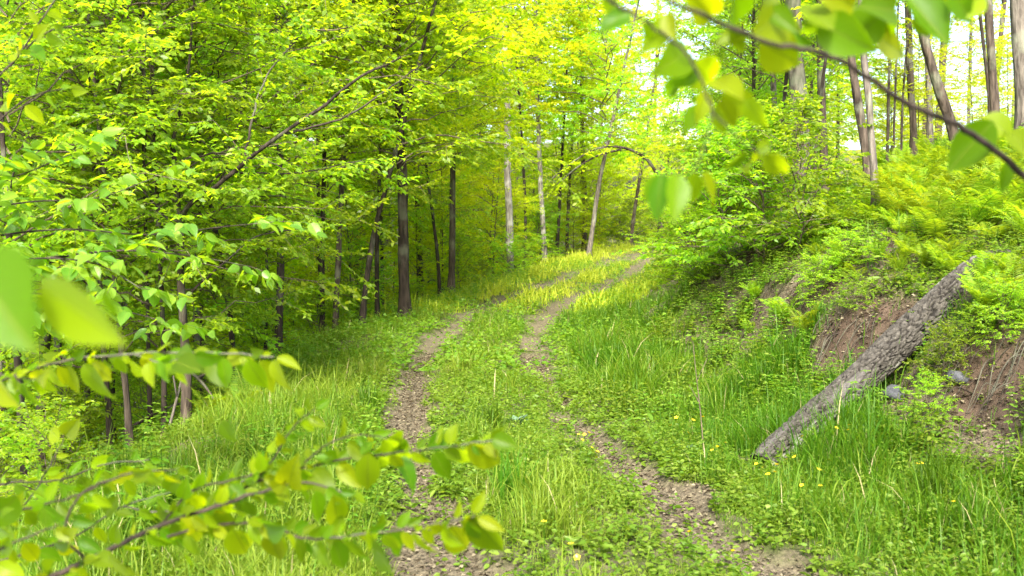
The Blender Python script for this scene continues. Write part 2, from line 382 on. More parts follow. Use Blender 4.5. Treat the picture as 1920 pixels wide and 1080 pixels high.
# ------------------------------------------------------------------ growth: twigs and leaves on limbs
def sprout(limbs, rng, per_m=4.0, tl=.7, spacing=.055, leaf=.085, t0=.2, droop=.3, tilt=.55, nsub=3, flat=.35, wl=.56):
    """limbs: list of polylines (n,3). returns twig segments and leaf arrays"""
    S, D, Ln = [], [], []
    for pl in limbs:
        pl = np.asarray(pl); seg = np.linalg.norm(np.diff(pl, axis=0), axis=1); tot = seg.sum(); c = np.concatenate([[0], np.cumsum(seg)])
        n = max(2, int(tot * per_m * (1 - t0)))
        t = np.concatenate([t0 + (1 - t0) * np.sort(rng.random(n)), [1.0]]); d = t * tot
        P = np.stack([np.interp(d, c, pl[:, k]) for k in range(3)], -1)
        P2 = np.stack([np.interp(np.minimum(d + .05 * tot, tot * 1.0), c, pl[:, k]) for k in range(3)], -1)
        P1 = np.stack([np.interp(np.maximum(d - .05 * tot, 0), c, pl[:, k]) for k in range(3)], -1)
        T = norm(P2 - P1)
        side = norm(np.cross(T, np.array([0, 0, 1.0])) + 1e-4) * np.where(np.arange(n + 1) % 2, 1, -1)[:, None]
        a = np.radians(rng.uniform(35, 75, n + 1)); a[-1] = .1
        dd = T * np.cos(a)[:, None] + side * np.sin(a)[:, None] + np.stack([0 * a, 0 * a, rng.normal(.08, flat, n + 1)], -1)
        S.append(P); D.append(norm(dd)); Ln.append(tl * rng.uniform(.5, 1.2, n + 1) * (1.15 - .55 * t))
    S = np.concatenate(S); D = np.concatenate(D); Ln = np.concatenate(Ln)
    # sub-twigs
    n = len(S); q = np.repeat(np.arange(n), nsub); u = rng.uniform(.25, .9, n * nsub)
    side = norm(np.cross(D[q], np.array([0, 0, 1.0])) + 1e-4) * np.where(np.arange(n * nsub) % 2, 1, -1)[:, None]
    a = np.radians(rng.uniform(30, 65, n * nsub))
    D2 = norm(D[q] * np.cos(a)[:, None] + side * np.sin(a)[:, None] + np.stack([0 * a, 0 * a, rng.normal(0, flat * .8, n * nsub)], -1))
    S2 = S[q] + D[q] * (Ln[q] * u)[:, None]; S2[:, 2] -= .12 * Ln[q] * u * u; L2 = Ln[q] * rng.uniform(.3, .6, n * nsub)
    AS = np.concatenate([S, S2]); AD = np.concatenate([D, D2]); AL = np.concatenate([Ln, L2])
    cnt = np.maximum(2, (AL / spacing).astype(int)); idx = np.repeat(np.arange(len(AS)), cnt)
    first = np.concatenate([[0], np.cumsum(cnt)[:-1]]); loc = np.arange(len(idx)) - np.repeat(first, cnt)
    t = .12 + .88 * (loc + rng.random(len(idx)) * .6) / cnt[idx]
    pos = AS[idx] + AD[idx] * (AL[idx] * t)[:, None]; pos[:, 2] -= .12 * AL[idx] * t * t
    side = norm(np.cross(AD[idx], np.array([0, 0, 1.0])) + 1e-4) * np.where(loc % 2, 1, -1)[:, None]
    a = np.radians(rng.uniform(25, 75, len(idx)))
    ld = AD[idx] * np.cos(a)[:, None] + side * np.sin(a)[:, None]; ld[:, 2] -= droop * rng.uniform(.2, 1.8, len(idx))
    nr = np.array([0, 0, 1.0]) + rng.normal(0, tilt, (len(idx), 3))
    LL = leaf * rng.uniform(.55, 1.2, len(idx)); WW = LL * rng.uniform(wl * .85, wl * 1.15, len(idx))
    return (AS, AD, AL, n), (pos, ld, nr, LL, WW)
def twig_tubes(tb, segs, r=.0035, both=False, rng=RNG):
    """all twigs at once: three rings of three points each"""
    AS, AD, AL, n = segs
    S, D, Q = AS[:n], norm(AD[:n]), AL[:n]
    A_ = norm(np.cross(D, np.array([.31, .17, .93]))); B_ = np.cross(D, A_); V = []
    for t, w in ((0, 1), (.5, .7), (1, .35)):
        p = S + D * (Q * t)[:, None]; p[:, 2] -= .12 * Q * t * t
        for q in range(3):
            th = q * 2 * PI / 3; V.append(p + r * w * (math.cos(th) * A_ + math.sin(th) * B_))
    V = np.stack(V, 1).reshape(-1, 3); o = (np.arange(n) * 9)[:, None, None]
    f = np.array([(i_ * 3 + j_, i_ * 3 + (j_ + 1) % 3, i_ * 3 + 3 + (j_ + 1) % 3, i_ * 3 + 3 + j_) for i_ in range(2) for j_ in range(3)])
    tb.V.append(V); tb.F.append((o + f[None]).reshape(-1, 4) + tb.k); tb.k += len(V)

VARIANTS = {}
def variant(key, seed, H, h0, R, nl, leafmat, leaf=.085, per_m=3.2, tl=.8, spacing=.06, prof='oval', tpl=T_QUAD, up=25, **kw):
    rng = np.random.default_rng(seed); limbs = []; tb = Tubes()
    for q in range(nl):
        u = (q + rng.random()) / nl; h = h0 + (H - h0) * u
        f = {'oval': math.sin(PI * min(1, .22 + .78 * u)) ** .6, 'cone': 1.05 - .8 * u, 'top': math.sin(PI * (.1 + .85 * u)) ** .7}[prof]
        Ll = R * max(.25, f) * rng.uniform(.65, 1.15); az = q * 2.39996 + rng.normal(0, .35)
        el = math.radians(rng.uniform(-4, up) + 35 * u)
        d = np.array([math.cos(az) * math.cos(el), math.sin(az) * math.cos(el), math.sin(el)])
        t = np.linspace(0, 1, 7)[:, None]
        wob = np.cumsum(rng.normal(0, .035, (7, 3)), axis=0) * Ll; wob[0] = 0
        pl = np.array([0, 0, h]) + d * Ll * t + np.array([0, 0, 1]) * Ll * (.12 * t - .25 * t * t) + wob
        limbs.append(pl); tb.add(pl, np.linspace(.004 + .005 * Ll, .0025, 7), 5)
    segs, lv = sprout(limbs, rng, per_m=per_m, tl=tl, spacing=spacing, leaf=leaf, **kw)
    twig_tubes(tb, segs)
    VARIANTS[key] = dict(H=H, wood=tb, limb=tb.mesh(key + "_limb", M['twig']), crown=leaves_mesh(key + "_crown", *lv, leafmat, tpl, rng=rng), n=len(lv[0]), limbs=limbs)
    return VARIANTS[key]
for k in range(4): variant(f"understory{k}", 100 + k, 6.5, (.7, .9, 2.0, 2.3)[k], 2.1, 40, M['leaf_deep' if k == 1 else 'leaf'], leaf=.078, per_m=5.2, tl=.75, spacing=.036, tilt=.75, nsub=4)
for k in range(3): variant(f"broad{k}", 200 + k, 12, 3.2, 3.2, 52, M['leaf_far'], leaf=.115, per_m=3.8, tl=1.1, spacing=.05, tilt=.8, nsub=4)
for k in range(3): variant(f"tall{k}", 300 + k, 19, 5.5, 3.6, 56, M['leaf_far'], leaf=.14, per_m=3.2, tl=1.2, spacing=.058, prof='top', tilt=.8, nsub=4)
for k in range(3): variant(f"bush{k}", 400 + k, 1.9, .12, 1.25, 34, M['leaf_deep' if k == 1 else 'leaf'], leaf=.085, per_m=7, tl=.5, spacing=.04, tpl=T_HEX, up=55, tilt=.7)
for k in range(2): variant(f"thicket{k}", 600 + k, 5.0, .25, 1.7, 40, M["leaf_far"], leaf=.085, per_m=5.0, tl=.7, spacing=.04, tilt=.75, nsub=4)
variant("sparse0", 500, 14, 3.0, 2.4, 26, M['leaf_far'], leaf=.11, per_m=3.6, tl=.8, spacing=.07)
variant("sparse1", 501, 14, 4.0, 2.2, 22, M['leaf'], leaf=.11, per_m=3.4, tl=.8, spacing=.07)
print({k: v['n'] for k, v in VARIANTS.items()})

def join_wood(tb, lv, wood, leafmat, tpl, name, rng=RNG):
    """one crown mesh: fine twigs and leaves together"""
    V, F, k = leaf_arrays(*lv, tpl); VW = np.concatenate(tb.V); FW = np.concatenate(tb.F)
    me = mesh_from(name, np.concatenate([V, VW]), [F, FW + len(V)], leafmat, {"rnd": np.concatenate([np.repeat(rng.random(len(lv[0])), k), np.zeros(len(VW))]),
                    "leaf_x": np.concatenate([np.tile(tpl[0][:, 0], len(lv[0])), np.zeros(len(VW))]), "leaf_y": np.concatenate([np.tile(tpl[0][:, 1], len(lv[0])), np.zeros(len(VW))])})
    me.materials.append(wood); me.polygons.foreach_set("material_index", np.concatenate([np.zeros(len(F), np.int32), np.ones(len(FW), np.int32)])); me.update()
    return me
ORD = "first second third fourth fifth sixth seventh eighth ninth tenth eleventh twelfth".split()
def by_place(group, label):
    """tell the members of a small group apart by their place from left to right in the picture"""
    os_ = sorted([o for o in COL.objects if o.get('group') == group and o.parent is None], key=lambda o: o.location.x / max(1, o.location.y))
    for k, o in enumerate(os_): o['label'] = ("leftmost " if k == 0 else "rightmost " if k == len(os_) - 1 else ORD[k] + " from left, ") + label
def trunk_mesh(name, pts, r0, r1, mat, rng, n=10, flare=True):
    pts = np.asarray(pts); m_ = max(10, int(np.linalg.norm(pts[-1] - pts[0]) / .35)); p = resample(pts, m_)
    wob = np.cumsum(rng.normal(0, .3, (m_, 2)), axis=0); wob -= np.linspace(0, 1, m_)[:, None] * wob[-1]
    p[:, :2] += wob * r0 * .22
    t = np.linspace(0, 1, m_); r = r0 * (1 - t) + r1 * t; r = r * rng.uniform(.93, 1.07, m_)
    if flare: r[0] *= 1.8; r[1] *= 1.2
    V, F = tube(p, r, n)
    V += rng.normal(0, .045, V.shape) * r0
    return mesh_from(name, V, F, mat)
USED = {}
def tree(name, label, pts, w, barkm, var, H=None, sc=1.0, group=None, cat='tree', rz=None, rng=RNG, crown=True, csc=None):
    """pts: world polyline of the trunk from the ground up"""
    base = pts[0]; root = thing(name, label, cat, base, group)
    v = VARIANTS[var]; H = H or v['H'] * sc
    pts = [np.array(q, float) for q in pts]
    d = pts[-1] - pts[-2] if len(pts) > 1 else np.array([0, 0, 1.0]); d = d / np.linalg.norm(d); d[2] = max(d[2], .9)
    top = base[2] + H
    if pts[-1][2] < top: pts.append(pts[-1] + d * (top - pts[-1][2]) / d[2])
    pts[0] = pts[0] - np.array([0, 0, .12])
    rel = np.array(pts) - base
    obj("trunk", trunk_mesh("trunk", rel, w / 2, w * .12, barkm, rng), root)
    if crown:
        rz = rng.uniform(0, 6.28) if rz is None else rz
        c = csc or sc
        for part, nm in (('limb', 'branch'), ('crown', 'crown')):
            o = obj(nm, v[part], root); o.rotation_euler = (0, 0, rz); o.scale = (c, c, c)
            mid_x, mid_y = rel[-1][0] * .5, rel[-1][1] * .5
            o.location = (mid_x * .6, mid_y * .6, 0)
    return root
def px_tree(name, label, pp, Y, wpx, barkm, var, group=None, depth_top=None, **kw):
    """pp: pixel polyline from the foot up, at depth Y; foot is set on the ground"""
    pts = [at(a, b, Y + (0 if depth_top is None else (depth_top - Y) * k / max(1, len(pp) - 1))) for k, (a, b) in enumerate(pp)]
    x, y = pts[0][0], pts[0][1]; gz = float(height(x, y))
    if pts[0][2] > gz + .15 and len(pts) > 1: pts = [np.array([x, y, gz])] + pts
    else: pts[0] = np.array([x, y, gz])
    pts = [pts[0]] + [q for q in pts[1:] if q[2] > gz + .3]
    return tree(name, label, pts, wpx * .8 / FPX * Y, barkm, var, group=group, **kw)
# ------------------------------------------------------------------ trees whose trunks can be told apart
BD, BB, BG, BP = M['bark_dark'], M['bark_brown'], M['bark_grey'], M['bark_pale']
px_tree("tree", "dark thick straight trunk at the left verge of the track, its foot in the grass", [(760, 588), (755, 400), (752, 200), (747, 0)], 18.5, 28, BD, 'broad1', sc=1.1)
px_tree("tree", "dark slim trunk second to the left of the thick dark trunk", [(604, 602), (604, 480), (606, 360)], 18.2, 14, BD, 'understory2', sc=1.3)
px_tree("tree", "brown trunk leaning slightly right at the grass edge left of the thick dark trunk", [(629, 606), (634, 470), (640, 340), (650, 200)], 18.0, 15, BB, 'broad0')
px_tree("tree", "forked dark stem leaning right behind leaves just left of the thick dark trunk", [(676, 610), (688, 520), (706, 420), (722, 360)], 17.5, 15, BD, 'understory2', sc=1.35)
px_tree("tree", "thin upright dark stem close to the left of the thick dark trunk", [(707, 560), (707, 470), (710, 380), (714, 260)], 19.5, 12, BD, 'understory3', sc=1.4)
px_tree("tree", "dark brown trunk on the forest edge above the sunny left verge", [(521, 648), (524, 540), (526, 430), (524, 300)], 15.5, 20, BD, 'understory3', sc=1.4)
px_tree("tree", "slim dark trunk left of the dark brown trunk on the forest edge", [(498, 640), (500, 520), (497, 400)], 16.5, 9, BD, 'understory3', sc=1.2)
px_tree("tree", "grey brown trunk standing right of the thick dark trunk in green leaves", [(846, 552), (847, 470), (848, 350), (850, 200)], 24, 17, BB, 'broad2')
px_tree("tree", "thin dark sapling leaning left beside the grey brown trunk", [(826, 552), (818, 460), (806, 362)], 23.5, 9, BD, 'understory2', sc=1.3)
px_tree("birch_tree", "pale blotched trunk at the far left verge, thickest of the pale ones", [(957, 516), (953, 380), (950, 220), (946, 60), (944, -60)], 32, 19, BP, 'tall1')
px_tree("birch_tree", "slender white trunk rising through the middle of the leaves to the top", [(1022, 494), (1016, 420), (1011, 300), (1006, 150), (1003, -40)], 37, 13, BP, 'tall0')
px_tree("tree", "thin dark trunk between the two white trunks at the far verge", [(985, 505), (984, 400), (978, 250), (965, 60)], 36, 8, BD, 'tall2', sc=.9)
px_tree("tree", "dark trunk beside the foot of the slender white trunk", [(1043, 490), (1048, 420), (1052, 340)], 39, 9, BD, 'broad0')
px_tree("tree", "slim brown trunk on the verge where the track turns out of sight", [(1062, 482), (1064, 410), (1068, 340)], 41, 9, BB, 'broad1')
px_tree("tree", "dark trunk in the sunlit gap before the bend of the track", [(1096, 476), (1096, 400), (1092, 320), (1088, 180)], 43, 13, BB, 'tall2')
px_tree("birch_tree", "leaning grey trunk at the bend of the track", [(1103, 488), (1114, 410), (1127, 330), (1140, 270)], 36, 12, BG, 'understory3', sc=1.6)
px_tree("tree", "short upright trunk at the very end of the visible track", [(1181, 466), (1190, 390), (1204, 300)], 43, 10, BB, 'broad2', sc=.8)
# left thicket, close to the water
px_tree("tree", "slim grey brown stem close left of the spreading tree's foot", [(306, 828), (308, 740), (306, 620), (300, 480)], 9.2, 13, BD, 'understory1', csc=.9)
px_tree("tree", "thin stem between the grey leaning stem and the slim stems of the left thicket", [(282, 832), (281, 740), (278, 620)], 9.6, 11, BD, 'understory2', sc=.9)
px_tree("tree", "pale grey stem leaning left at the foot of the left thicket", [(244, 842), (240, 780), (232, 700), (222, 600)], 9.0, 17, BB, 'understory3', sc=.8)
px_tree("tree", "dark stem standing over the bright water patches", [(206, 890), (206, 800), (196, 680), (190, 560)], 9.4, 15, BD, 'understory1', sc=.9)
px_tree("tree", "thick dark trunk near the left edge over the water", [(76, 880), (78, 760), (90, 600), (104, 470)], 10.5, 26, BD, 'understory2', sc=1.3)
px_tree("tree", "dark wet stem at the lower left corner among herbs", [(46, 990), (48, 900), (40, 780)], 8.2, 22, BD, 'understory3', sc=.8)
px_tree("tree", "grey trunk forking at the left edge high among leaves", [(104, 520), (96, 330), (82, 270), (66, 235)], 12, 18, BB, 'understory0', sc=1.2)
px_tree("tree", "dark curved stem among leaves right of the spreading understorey tree", [(437, 660), (428, 560), (408, 450), (394, 372)], 11, 15, BD, 'understory1', sc=1.0)
px_tree("tree", "slim upright dark stem beside the spreading understorey tree", [(378, 640), (376, 520), (374, 400), (372, 320)], 10.5, 9, BD, 'understory2', sc=.8)
px_tree("tree", "grey brown trunk half hidden behind leaves at far left", [(208, 560), (208, 420), (214, 300), (224, 230)], 13, 14, BD, 'understory3', sc=1.3)
# right hillside
px_tree("birch_tree", "mottled grey trunk standing above the ferns on the right bank", [(1642, 352), (1634, 270), (1628, 180), (1618, 100), (1612, -60)], 11, 17, BG, 'sparse0', sc=.9)
px_tree("tree", "dark trunk just behind the mottled grey trunk on the right bank", [(1628, 330), (1616, 240), (1602, 160), (1590, 60)], 13, 22, BB, 'sparse1')
px_tree("tree", "thick grey trunk behind the leafy shrubs of the right bank", [(1508, 340), (1504, 240), (1496, 140), (1490, 0)], 15, 44, BG, 'sparse0', sc=1.2)
px_tree("tree", "brown trunk right behind the thick grey trunk of the right bank", [(1546, 340), (1542, 240), (1540, 130)], 16, 20, BB, 'sparse1', sc=1.1)
px_tree("tree", "slim grey trunk left of the thick grey trunk of the right bank", [(1461, 330), (1456, 240), (1450, 150), (1446, 20)], 17, 15, BG, 'sparse0', sc=1.1)
px_tree("tree", "slim dark trunk against the white sky right of the mottled trunk", [(1712, 250), (1708, 180), (1705, 90), (1702, -20)], 19, 17, BB, 'sparse1', sc=1.2)
px_tree("tree", "leaning trunk tilted left against the white sky", [(1792, 255), (1766, 180), (1742, 100), (1722, 10)], 15, 24, BB, 'sparse0', sc=1.1)
px_tree("tree", "grey trunk behind the leaning trunk on the right skyline", [(1744, 225), (1741, 160), (1738, 60)], 21, 14, BG, 'sparse1', sc=1.2)
px_tree("tree", "dark upright trunk near the right edge on the skyline", [(1866, 215), (1862, 130), (1854, 40), (1850, -40)], 15, 21, BB, 'sparse1')
px_tree("tree", "thin dark stem touching the dark upright trunk near the right edge", [(1856, 215), (1848, 120), (1838, 40)], 15.5, 9, BD, 'sparse0', csc=.7)
px_tree("tree", "thick grey trunk at the right edge of the view", [(1925, 230), (1918, 130), (1908, 20), (1904, -60)], 13, 40, BG, 'sparse1', sc=1.2)
for a, b, c, w in ((1664, 280, 1668, 8), (1676, 285, 1682, 6), (1690, 270, 1700, 6)):
    px_tree("young_tree", "thin bare pole sapling on the skyline between the mottled and the slim dark trunk", [(a, b), (a + 2, 200), (c, 90)], 18, w, BB, 'sparse0', H=7, csc=.5, group="pole saplings on the right skyline")
px_tree("young_tree", "thin dark forked stem slanting before the brown trunk of the right bank", [(1528, 300), (1536, 210), (1546, 130), (1556, 60)], 14, 10, BD, 'sparse1', H=7, csc=.5)
# bowed branch over the track (a slender bent tree rooted on the right bank)
bx = np.array([at(1262, 420, 23), at(1240, 345, 23), at(1212, 298, 23), at(1165, 276, 23), at(1115, 280, 23), at(1080, 300, 23), at(1035, 335, 23)])
b0 = np.array([bx[0][0] + .1, 23, float(height(bx[0][0] + .1, 23))])
root = thing("bowed_tree", "slender bent tree arching left over the far end of the track", "tree", b0)
tb = Tubes(); pl = np.concatenate([[b0 - (0, 0, .1)], bx]) - b0; tb.add(resample(pl, 26), np.linspace(.06, .018, 26), 6)
lim2 = np.array([at(1165, 280, 23), at(1125, 290, 23), at(1085, 312, 23), at(1045, 345, 22.8)]) - b0; tb.add(resample(lim2, 12), np.linspace(.03, .01, 12), 5)
sg, lv = sprout([pl[2:], lim2], np.random.default_rng(5), per_m=4, tl=.8, spacing=.07, leaf=.1); twig_tubes(tb, sg)
obj("trunk", tb.mesh("bowed_trunk", M['bark_dark']), root); obj("crown", leaves_mesh("bowed_crown", *lv, M['leaf_far'], T_QUAD), root)

# spreading understorey tree of the left foreground, limb by limb
def px_line(pp, Y, dY=0): return np.array([at(a, b, Y + dY * k / max(1, len(pp) - 1)) for k, (a, b) in enumerate(pp)])
rng = np.random.default_rng(11)
foot = hit(347, 834); foot = np.array([at(347, 834, 9.0)[0], 9.0, float(height(at(347, 834, 9.0)[0], 9.0))])
limbs = [(px_line([(338, 520), (336, 430), (330, 350), (325, 300), (305, 240), (280, 190), (262, 120), (245, 60), (215, -20)], 9), 13, 4),
         (px_line([(337, 425), (342, 398), (358, 378), (390, 360), (460, 300), (530, 252), (600, 205), (680, 140), (748, 108)], 9, -.8), 10, 4),
         (px_line([(305, 240), (250, 208), (212, 146), (182, 108), (150, 72)], 9, .5), 7, 3),
         (px_line([(326, 303), (372, 296), (425, 287), (480, 292)], 9, -.6), 5, 2),
         (px_line([(318, 280), (335, 200), (352, 100), (358, 0), (360, -60)], 9, .5), 7, 3),
         (px_line([(258, 90), (268, 30), (272, -30)], 9, .2), 5, 3),
         (px_line([(358, 378), (400, 350), (452, 215), (478, 90)], 9, .8), 6, 2),
         (px_line([(455, 303), (470, 230), (500, 150), (560, 60)], 8.7, .4), 5, 2),
         (px_line([(530, 252), (620, 235), (720, 190), (800, 130)], 8.5, -.3), 5, 2),
         (px_line([(336, 430), (290, 380), (230, 330), (170, 300)], 9, -1.0), 5, 2),
         (px_line([(340, 400), (420, 330), (560, 330), (690, 300)], 9, .8), 5, 2),
         (px_line([(268, 130), (190, 70), (120, 10), (60, -40)], 9, -.5), 5, 2),
         (px_line([(345, 560), (420, 500), (500, 440), (590, 430)], 9, .6), 5, 2)]
root = thing("spreading_tree", "many-limbed dark understorey tree fanning thin limbs across the left half", "tree", foot)
tr = np.array([foot - (0, 0, .1), at(350, 720, 9), at(343, 600, 9), at(338, 520, 9)]) - foot
obj("trunk", trunk_mesh("spreading_trunk", tr, .055, .032, BB, rng), root)
for pl, w0, w1 in limbs:
    p = resample(pl - foot, 22); p += np.cumsum(rng.normal(0, .006, p.shape), 0)
    tb = Tubes(); tb.add(p, np.linspace(w0, w1, 22) / FPX * 9 * .5, 7); obj("limb", tb.mesh("spreading_limb", M['bark_dark']), root)
L3 = [p - foot for p, _, _ in limbs]
sg, lv = sprout(L3, rng, per_m=5.5, tl=.65, spacing=.042, leaf=.072, t0=.18, tilt=.6, nsub=3, wl=.55)
keep = (lv[0][:, 1] + foot[1] > 8.85 + rng.normal(0, .2, len(lv[0]))) | (rng.random(len(lv[0])) < .35); lv = [q[keep] for q in lv]
tb = Tubes(); twig_tubes(tb, sg, .004); obj("crown", join_wood(tb, lv, M['twig'], M['leaf'], T_HEX, "spreading_crown", rng), root)

# ------------------------------------------------------------------ the rest of the wood, tree by tree
rng = np.random.default_rng(21)
PLACED = []
def scatter(n, Yr, Sr, mind, ok=lambda x, Y: True):
    out = []; tries = 0
    while len(out) < n and tries < 6000:
        tries += 1
        Y = Yr[0] + (Yr[1] - Yr[0]) * rng.random(); s = Sr[0] + (Sr[1] - Sr[0]) * rng.random(); x = float(mid(Y)) + s
        if abs(x) > Y * .515 + 3.0 or not ok(x, Y): continue
        if Y < 27 and 20 < 960 + FPX * x / Y < 345 and rng.random() < .8: continue          # the view down to the water stays open
        if any((x - a) ** 2 + (Y - b) ** 2 < mind ** 2 for a, b in PLACED): continue
        PLACED.append((x, Y)); out.append((x, Y))
    return out
def grove(spots, vars_, name, label, group, scr, r=(.04, .09), barks=(BD, BB), lean=.05):
    for k, (x, Y) in enumerate(spots):
        v = vars_[k % len(vars_)]; s = rng.uniform(*scr); z = float(height(x, Y)); H = VARIANTS[v]['H'] * s
        b = np.array([x, Y, z]); ln = rng.normal(0, lean, 2)
        pts = [b, b + (ln[0] * H * .3, ln[1] * H * .3, H * .33), b + (ln[0] * H * .8, ln[1] * H * .8, H * .7)]
        tree(name, label, pts, 2 * rng.uniform(*r) * s, barks[k % len(barks)], v, sc=s, group=group, rng=rng)
U = [f"understory{k}" for k in range(4)]; BR = [f"broad{k}" for k in range(3)]; TL = [f"tall{k}" for k in range(3)]
grove(scatter(13, (9.9, 14.5), (-10, -4.2), 1.3), U, "young_tree", "young leafy tree crowded in the near left thicket above the water", "young trees of the near left thicket", (.75, 1.15), (.025, .05))
grove(scatter(14, (14, 30), (-9, -4.6), 1.6), U[2:], "young_tree", "slender leafy tree with bare lower stem at the edge of the left wood", "slender trees at the left wood edge", (1.0, 1.5), (.035, .06))
grove(scatter(14, (15, 30), (-19, -7.5), 1.6), U, "young_tree", "slender leafy tree of the green wall left of the track", "slender trees left of the track", (1.0, 1.6), (.035, .07))
grove(scatter(12, (17, 32), (-19, -5.5), 2.2), BR, "tree", "tall leafy tree standing deep in the wood left of the track", "tall trees deep in the left wood", (.9, 1.2), (.06, .11))
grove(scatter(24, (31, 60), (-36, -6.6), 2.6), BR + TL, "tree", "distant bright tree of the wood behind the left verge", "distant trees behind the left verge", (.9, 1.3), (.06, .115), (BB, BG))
grove(scatter(22, (23, 46), (-7.5, -4.3), 1.0), ["thicket0", "thicket1"], "young_tree", "bushy bright sapling veiling the trunks at the edge of the far left verge", "saplings at the far left verge", (.55, 1.0), (.02, .035))
grove(scatter(12, (14, 24), (-8.5, -5.2), 1.0), ["thicket0", "thicket1"], "young_tree", "bushy bright sapling between the dark trunks left of the track", "saplings between the dark trunks", (.5, .85), (.02, .035))
grove(scatter(20, (28, 48), (-24, -7.6), 1.5), ["thicket0", "thicket1", "understory0"], "young_tree", "low bushy young tree filling the gaps between trunks behind the left verge", "low young trees behind the left verge", (.6, 1.0), (.03, .05))
grove(scatter(30, (46, 72), (-22, 8), 1.8, lambda x, Y: abs(x - float(mid(Y))) > 2.6), ["thicket0", "thicket1"], "young_tree", "bright low young tree behind the bend of the track", "low young trees behind the bend", (1.1, 1.7), (.03, .05))
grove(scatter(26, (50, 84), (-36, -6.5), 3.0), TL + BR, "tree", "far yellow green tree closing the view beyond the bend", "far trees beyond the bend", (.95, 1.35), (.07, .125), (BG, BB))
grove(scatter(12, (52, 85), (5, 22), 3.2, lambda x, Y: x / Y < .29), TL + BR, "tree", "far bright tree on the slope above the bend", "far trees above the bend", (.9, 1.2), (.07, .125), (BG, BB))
grove(scatter(12, (15, 34), (3.4, 7.0), 1.7, lambda x, Y: x / Y < .30), U, "young_tree", "leafy young tree on the right bank above the shrubs", "young trees above the right bank shrubs", (.7, 1.3), (.03, .06))
grove(scatter(9, (24, 48), (5.5, 14), 2.6, lambda x, Y: x / Y < .33), BR, "tree", "broad leafy tree on the wooded slope right of the bend", "trees on the slope right of the bend", (.8, 1.1), (.06, .11))
grove(scatter(8, (22, 45), (9, 24), 2.6, lambda x, Y: x / Y > .31), ["sparse0", "sparse1"], "tree", "thinly leaved tree on the bright skyline of the right hill", "thin trees on the right skyline", (.9, 1.2), (.07, .12), (BB, BG))

grove(scatter(9, (15, 26), (5, 12), 1.2, lambda x, Y: .36 < x / Y < .5), ["thicket0", "thicket1"], "young_tree", "low bright bush between the trunks of the right skyline", "bushes on the right skyline", (.3, .55), (.02, .03))
def shrub_proto(var):
    r = thing("shrub", "leafy shrub", "shrub", (0, 0, 0)); obj("stem", VARIANTS[var]['limb'], r); obj("foliage", VARIANTS[var]['crown'], r); return r
SP = [shrub_proto(f"bush{k}") for k in range(3)]; used = set()
def shrubs(spots, label, group, scr, sink=.05):
    for k, (x, Y) in enumerate(spots):
        q = k % 3; s = rng.uniform(*scr); loc = (x, Y, float(height(x, Y)) - sink)
        if q not in used:
            used.add(q); r = SP[q]; r.location = loc; r.scale = (s, s, s * rng.uniform(.8, 1.1)); r['label'] = label; r['group'] = group
        else: copy_thing(SP[q], loc, rng.uniform(0, 6.28), (s, s, s * rng.uniform(.8, 1.15)), label, group)
def pxs(lst, lift=.3): return [tuple(hit(a, b, lift)[:2]) for a, b in lst]
shrubs(pxs([(1290, 430), (1340, 400), (1395, 440), (1440, 400), (1500, 430), (1360, 470), (1300, 500), (1430, 460), ]), "bright leafy shrub on the right bank above the dark undercut soil", "shrubs on the right bank", (.55, .95))
shrubs(pxs([(1560, 520), (1600, 560), (1530, 555), (1590, 490)], .1), "low leafy shrub overhanging the bare red soil beside the log", "low shrubs over the bare soil", (.15, .25))
shrubs(pxs([(1880, 610), (1830, 600), (1910, 560), (1740, 760), (1770, 690)], .15), "small leafy shrub right of the fallen log", "small shrubs right of the log", (.14, .22))
shrubs(scatter(11, (16, 30), (3.1, 4.8), .9), "green shrub lining the right side of the track near the bend", "shrubs lining the track near the bend", (.55, 1.0))
shrubs(scatter(16, (13, 34), (-5.2, -3.2), .9), "low green shrub at the edge of the wood left of the track", "shrubs along the left wood edge", (.4, .8))
shrubs(scatter(26, (13, 32), (-15, -5.0), 1.2), "bushy green undergrowth between the trunks of the left wood", "undergrowth of the left wood", (.7, 1.4))
shrubs(scatter(18, (7, 13), (-7.5, -3.3), .7), "low shrub under the near left thicket", "shrubs under the near left thicket", (.35, .6))
shrubs(scatter(14, (34, 50), (-9, -4.5), 1.3), "bushy undergrowth plant at the far left verge", "undergrowth at the far left verge", (.8, 1.3))

# leafy sapling close on the left, its stem outside the frame
rng = np.random.default_rng(31)
f0 = np.array([at(-210, 0, 5.2)[0], 5.2, 0]); f0[2] = float(height(f0[0], 5.2))
root = thing("sapling", "near sapling holding layered bright leaves in from the left edge", "sapling", f0)
sl = [px_line(p, 5.2, d) for p, d in (
    ([(-210, 560), (-60, 505), (10, 490), (95, 484), (190, 498), (262, 540)], -.2),
    ([(-210, 470), (-60, 400), (60, 378), (180, 372), (285, 335)], .3),
    ([(-210, 520), (-40, 450), (120, 430), (280, 440), (420, 425), (525, 415)], .5),
    ([(-210, 590), (-60, 560), (60, 550), (200, 575), (300, 600)], .4),
    ([(-210, 430), (-80, 350), (30, 330), (130, 290)], .2),
    ([(95, 484), (220, 470), (360, 480), (470, 500)], .3))]
tb = Tubes(); tb.add(resample(np.array([f0 - (0, 0, .1), at(-205, 600, 5.2), at(-210, 430, 5.2), at(-230, 100, 5.2)]) - f0, 20), np.linspace(.03, .015, 20), 8)
obj("trunk", tb.mesh("sapling_trunk", BB), root)
for p in sl:
    tb = Tubes(); tb.add(resample(p - f0, 18), np.linspace(.008, .0022, 18), 6); obj("limb", tb.mesh("sapling_limb", M['bark_dark']), root)
sg, lv = sprout([p - f0 for p in sl], rng, per_m=8, tl=.42, spacing=.045, leaf=.105, t0=.05, tilt=.5, nsub=2, flat=.35, droop=.5)
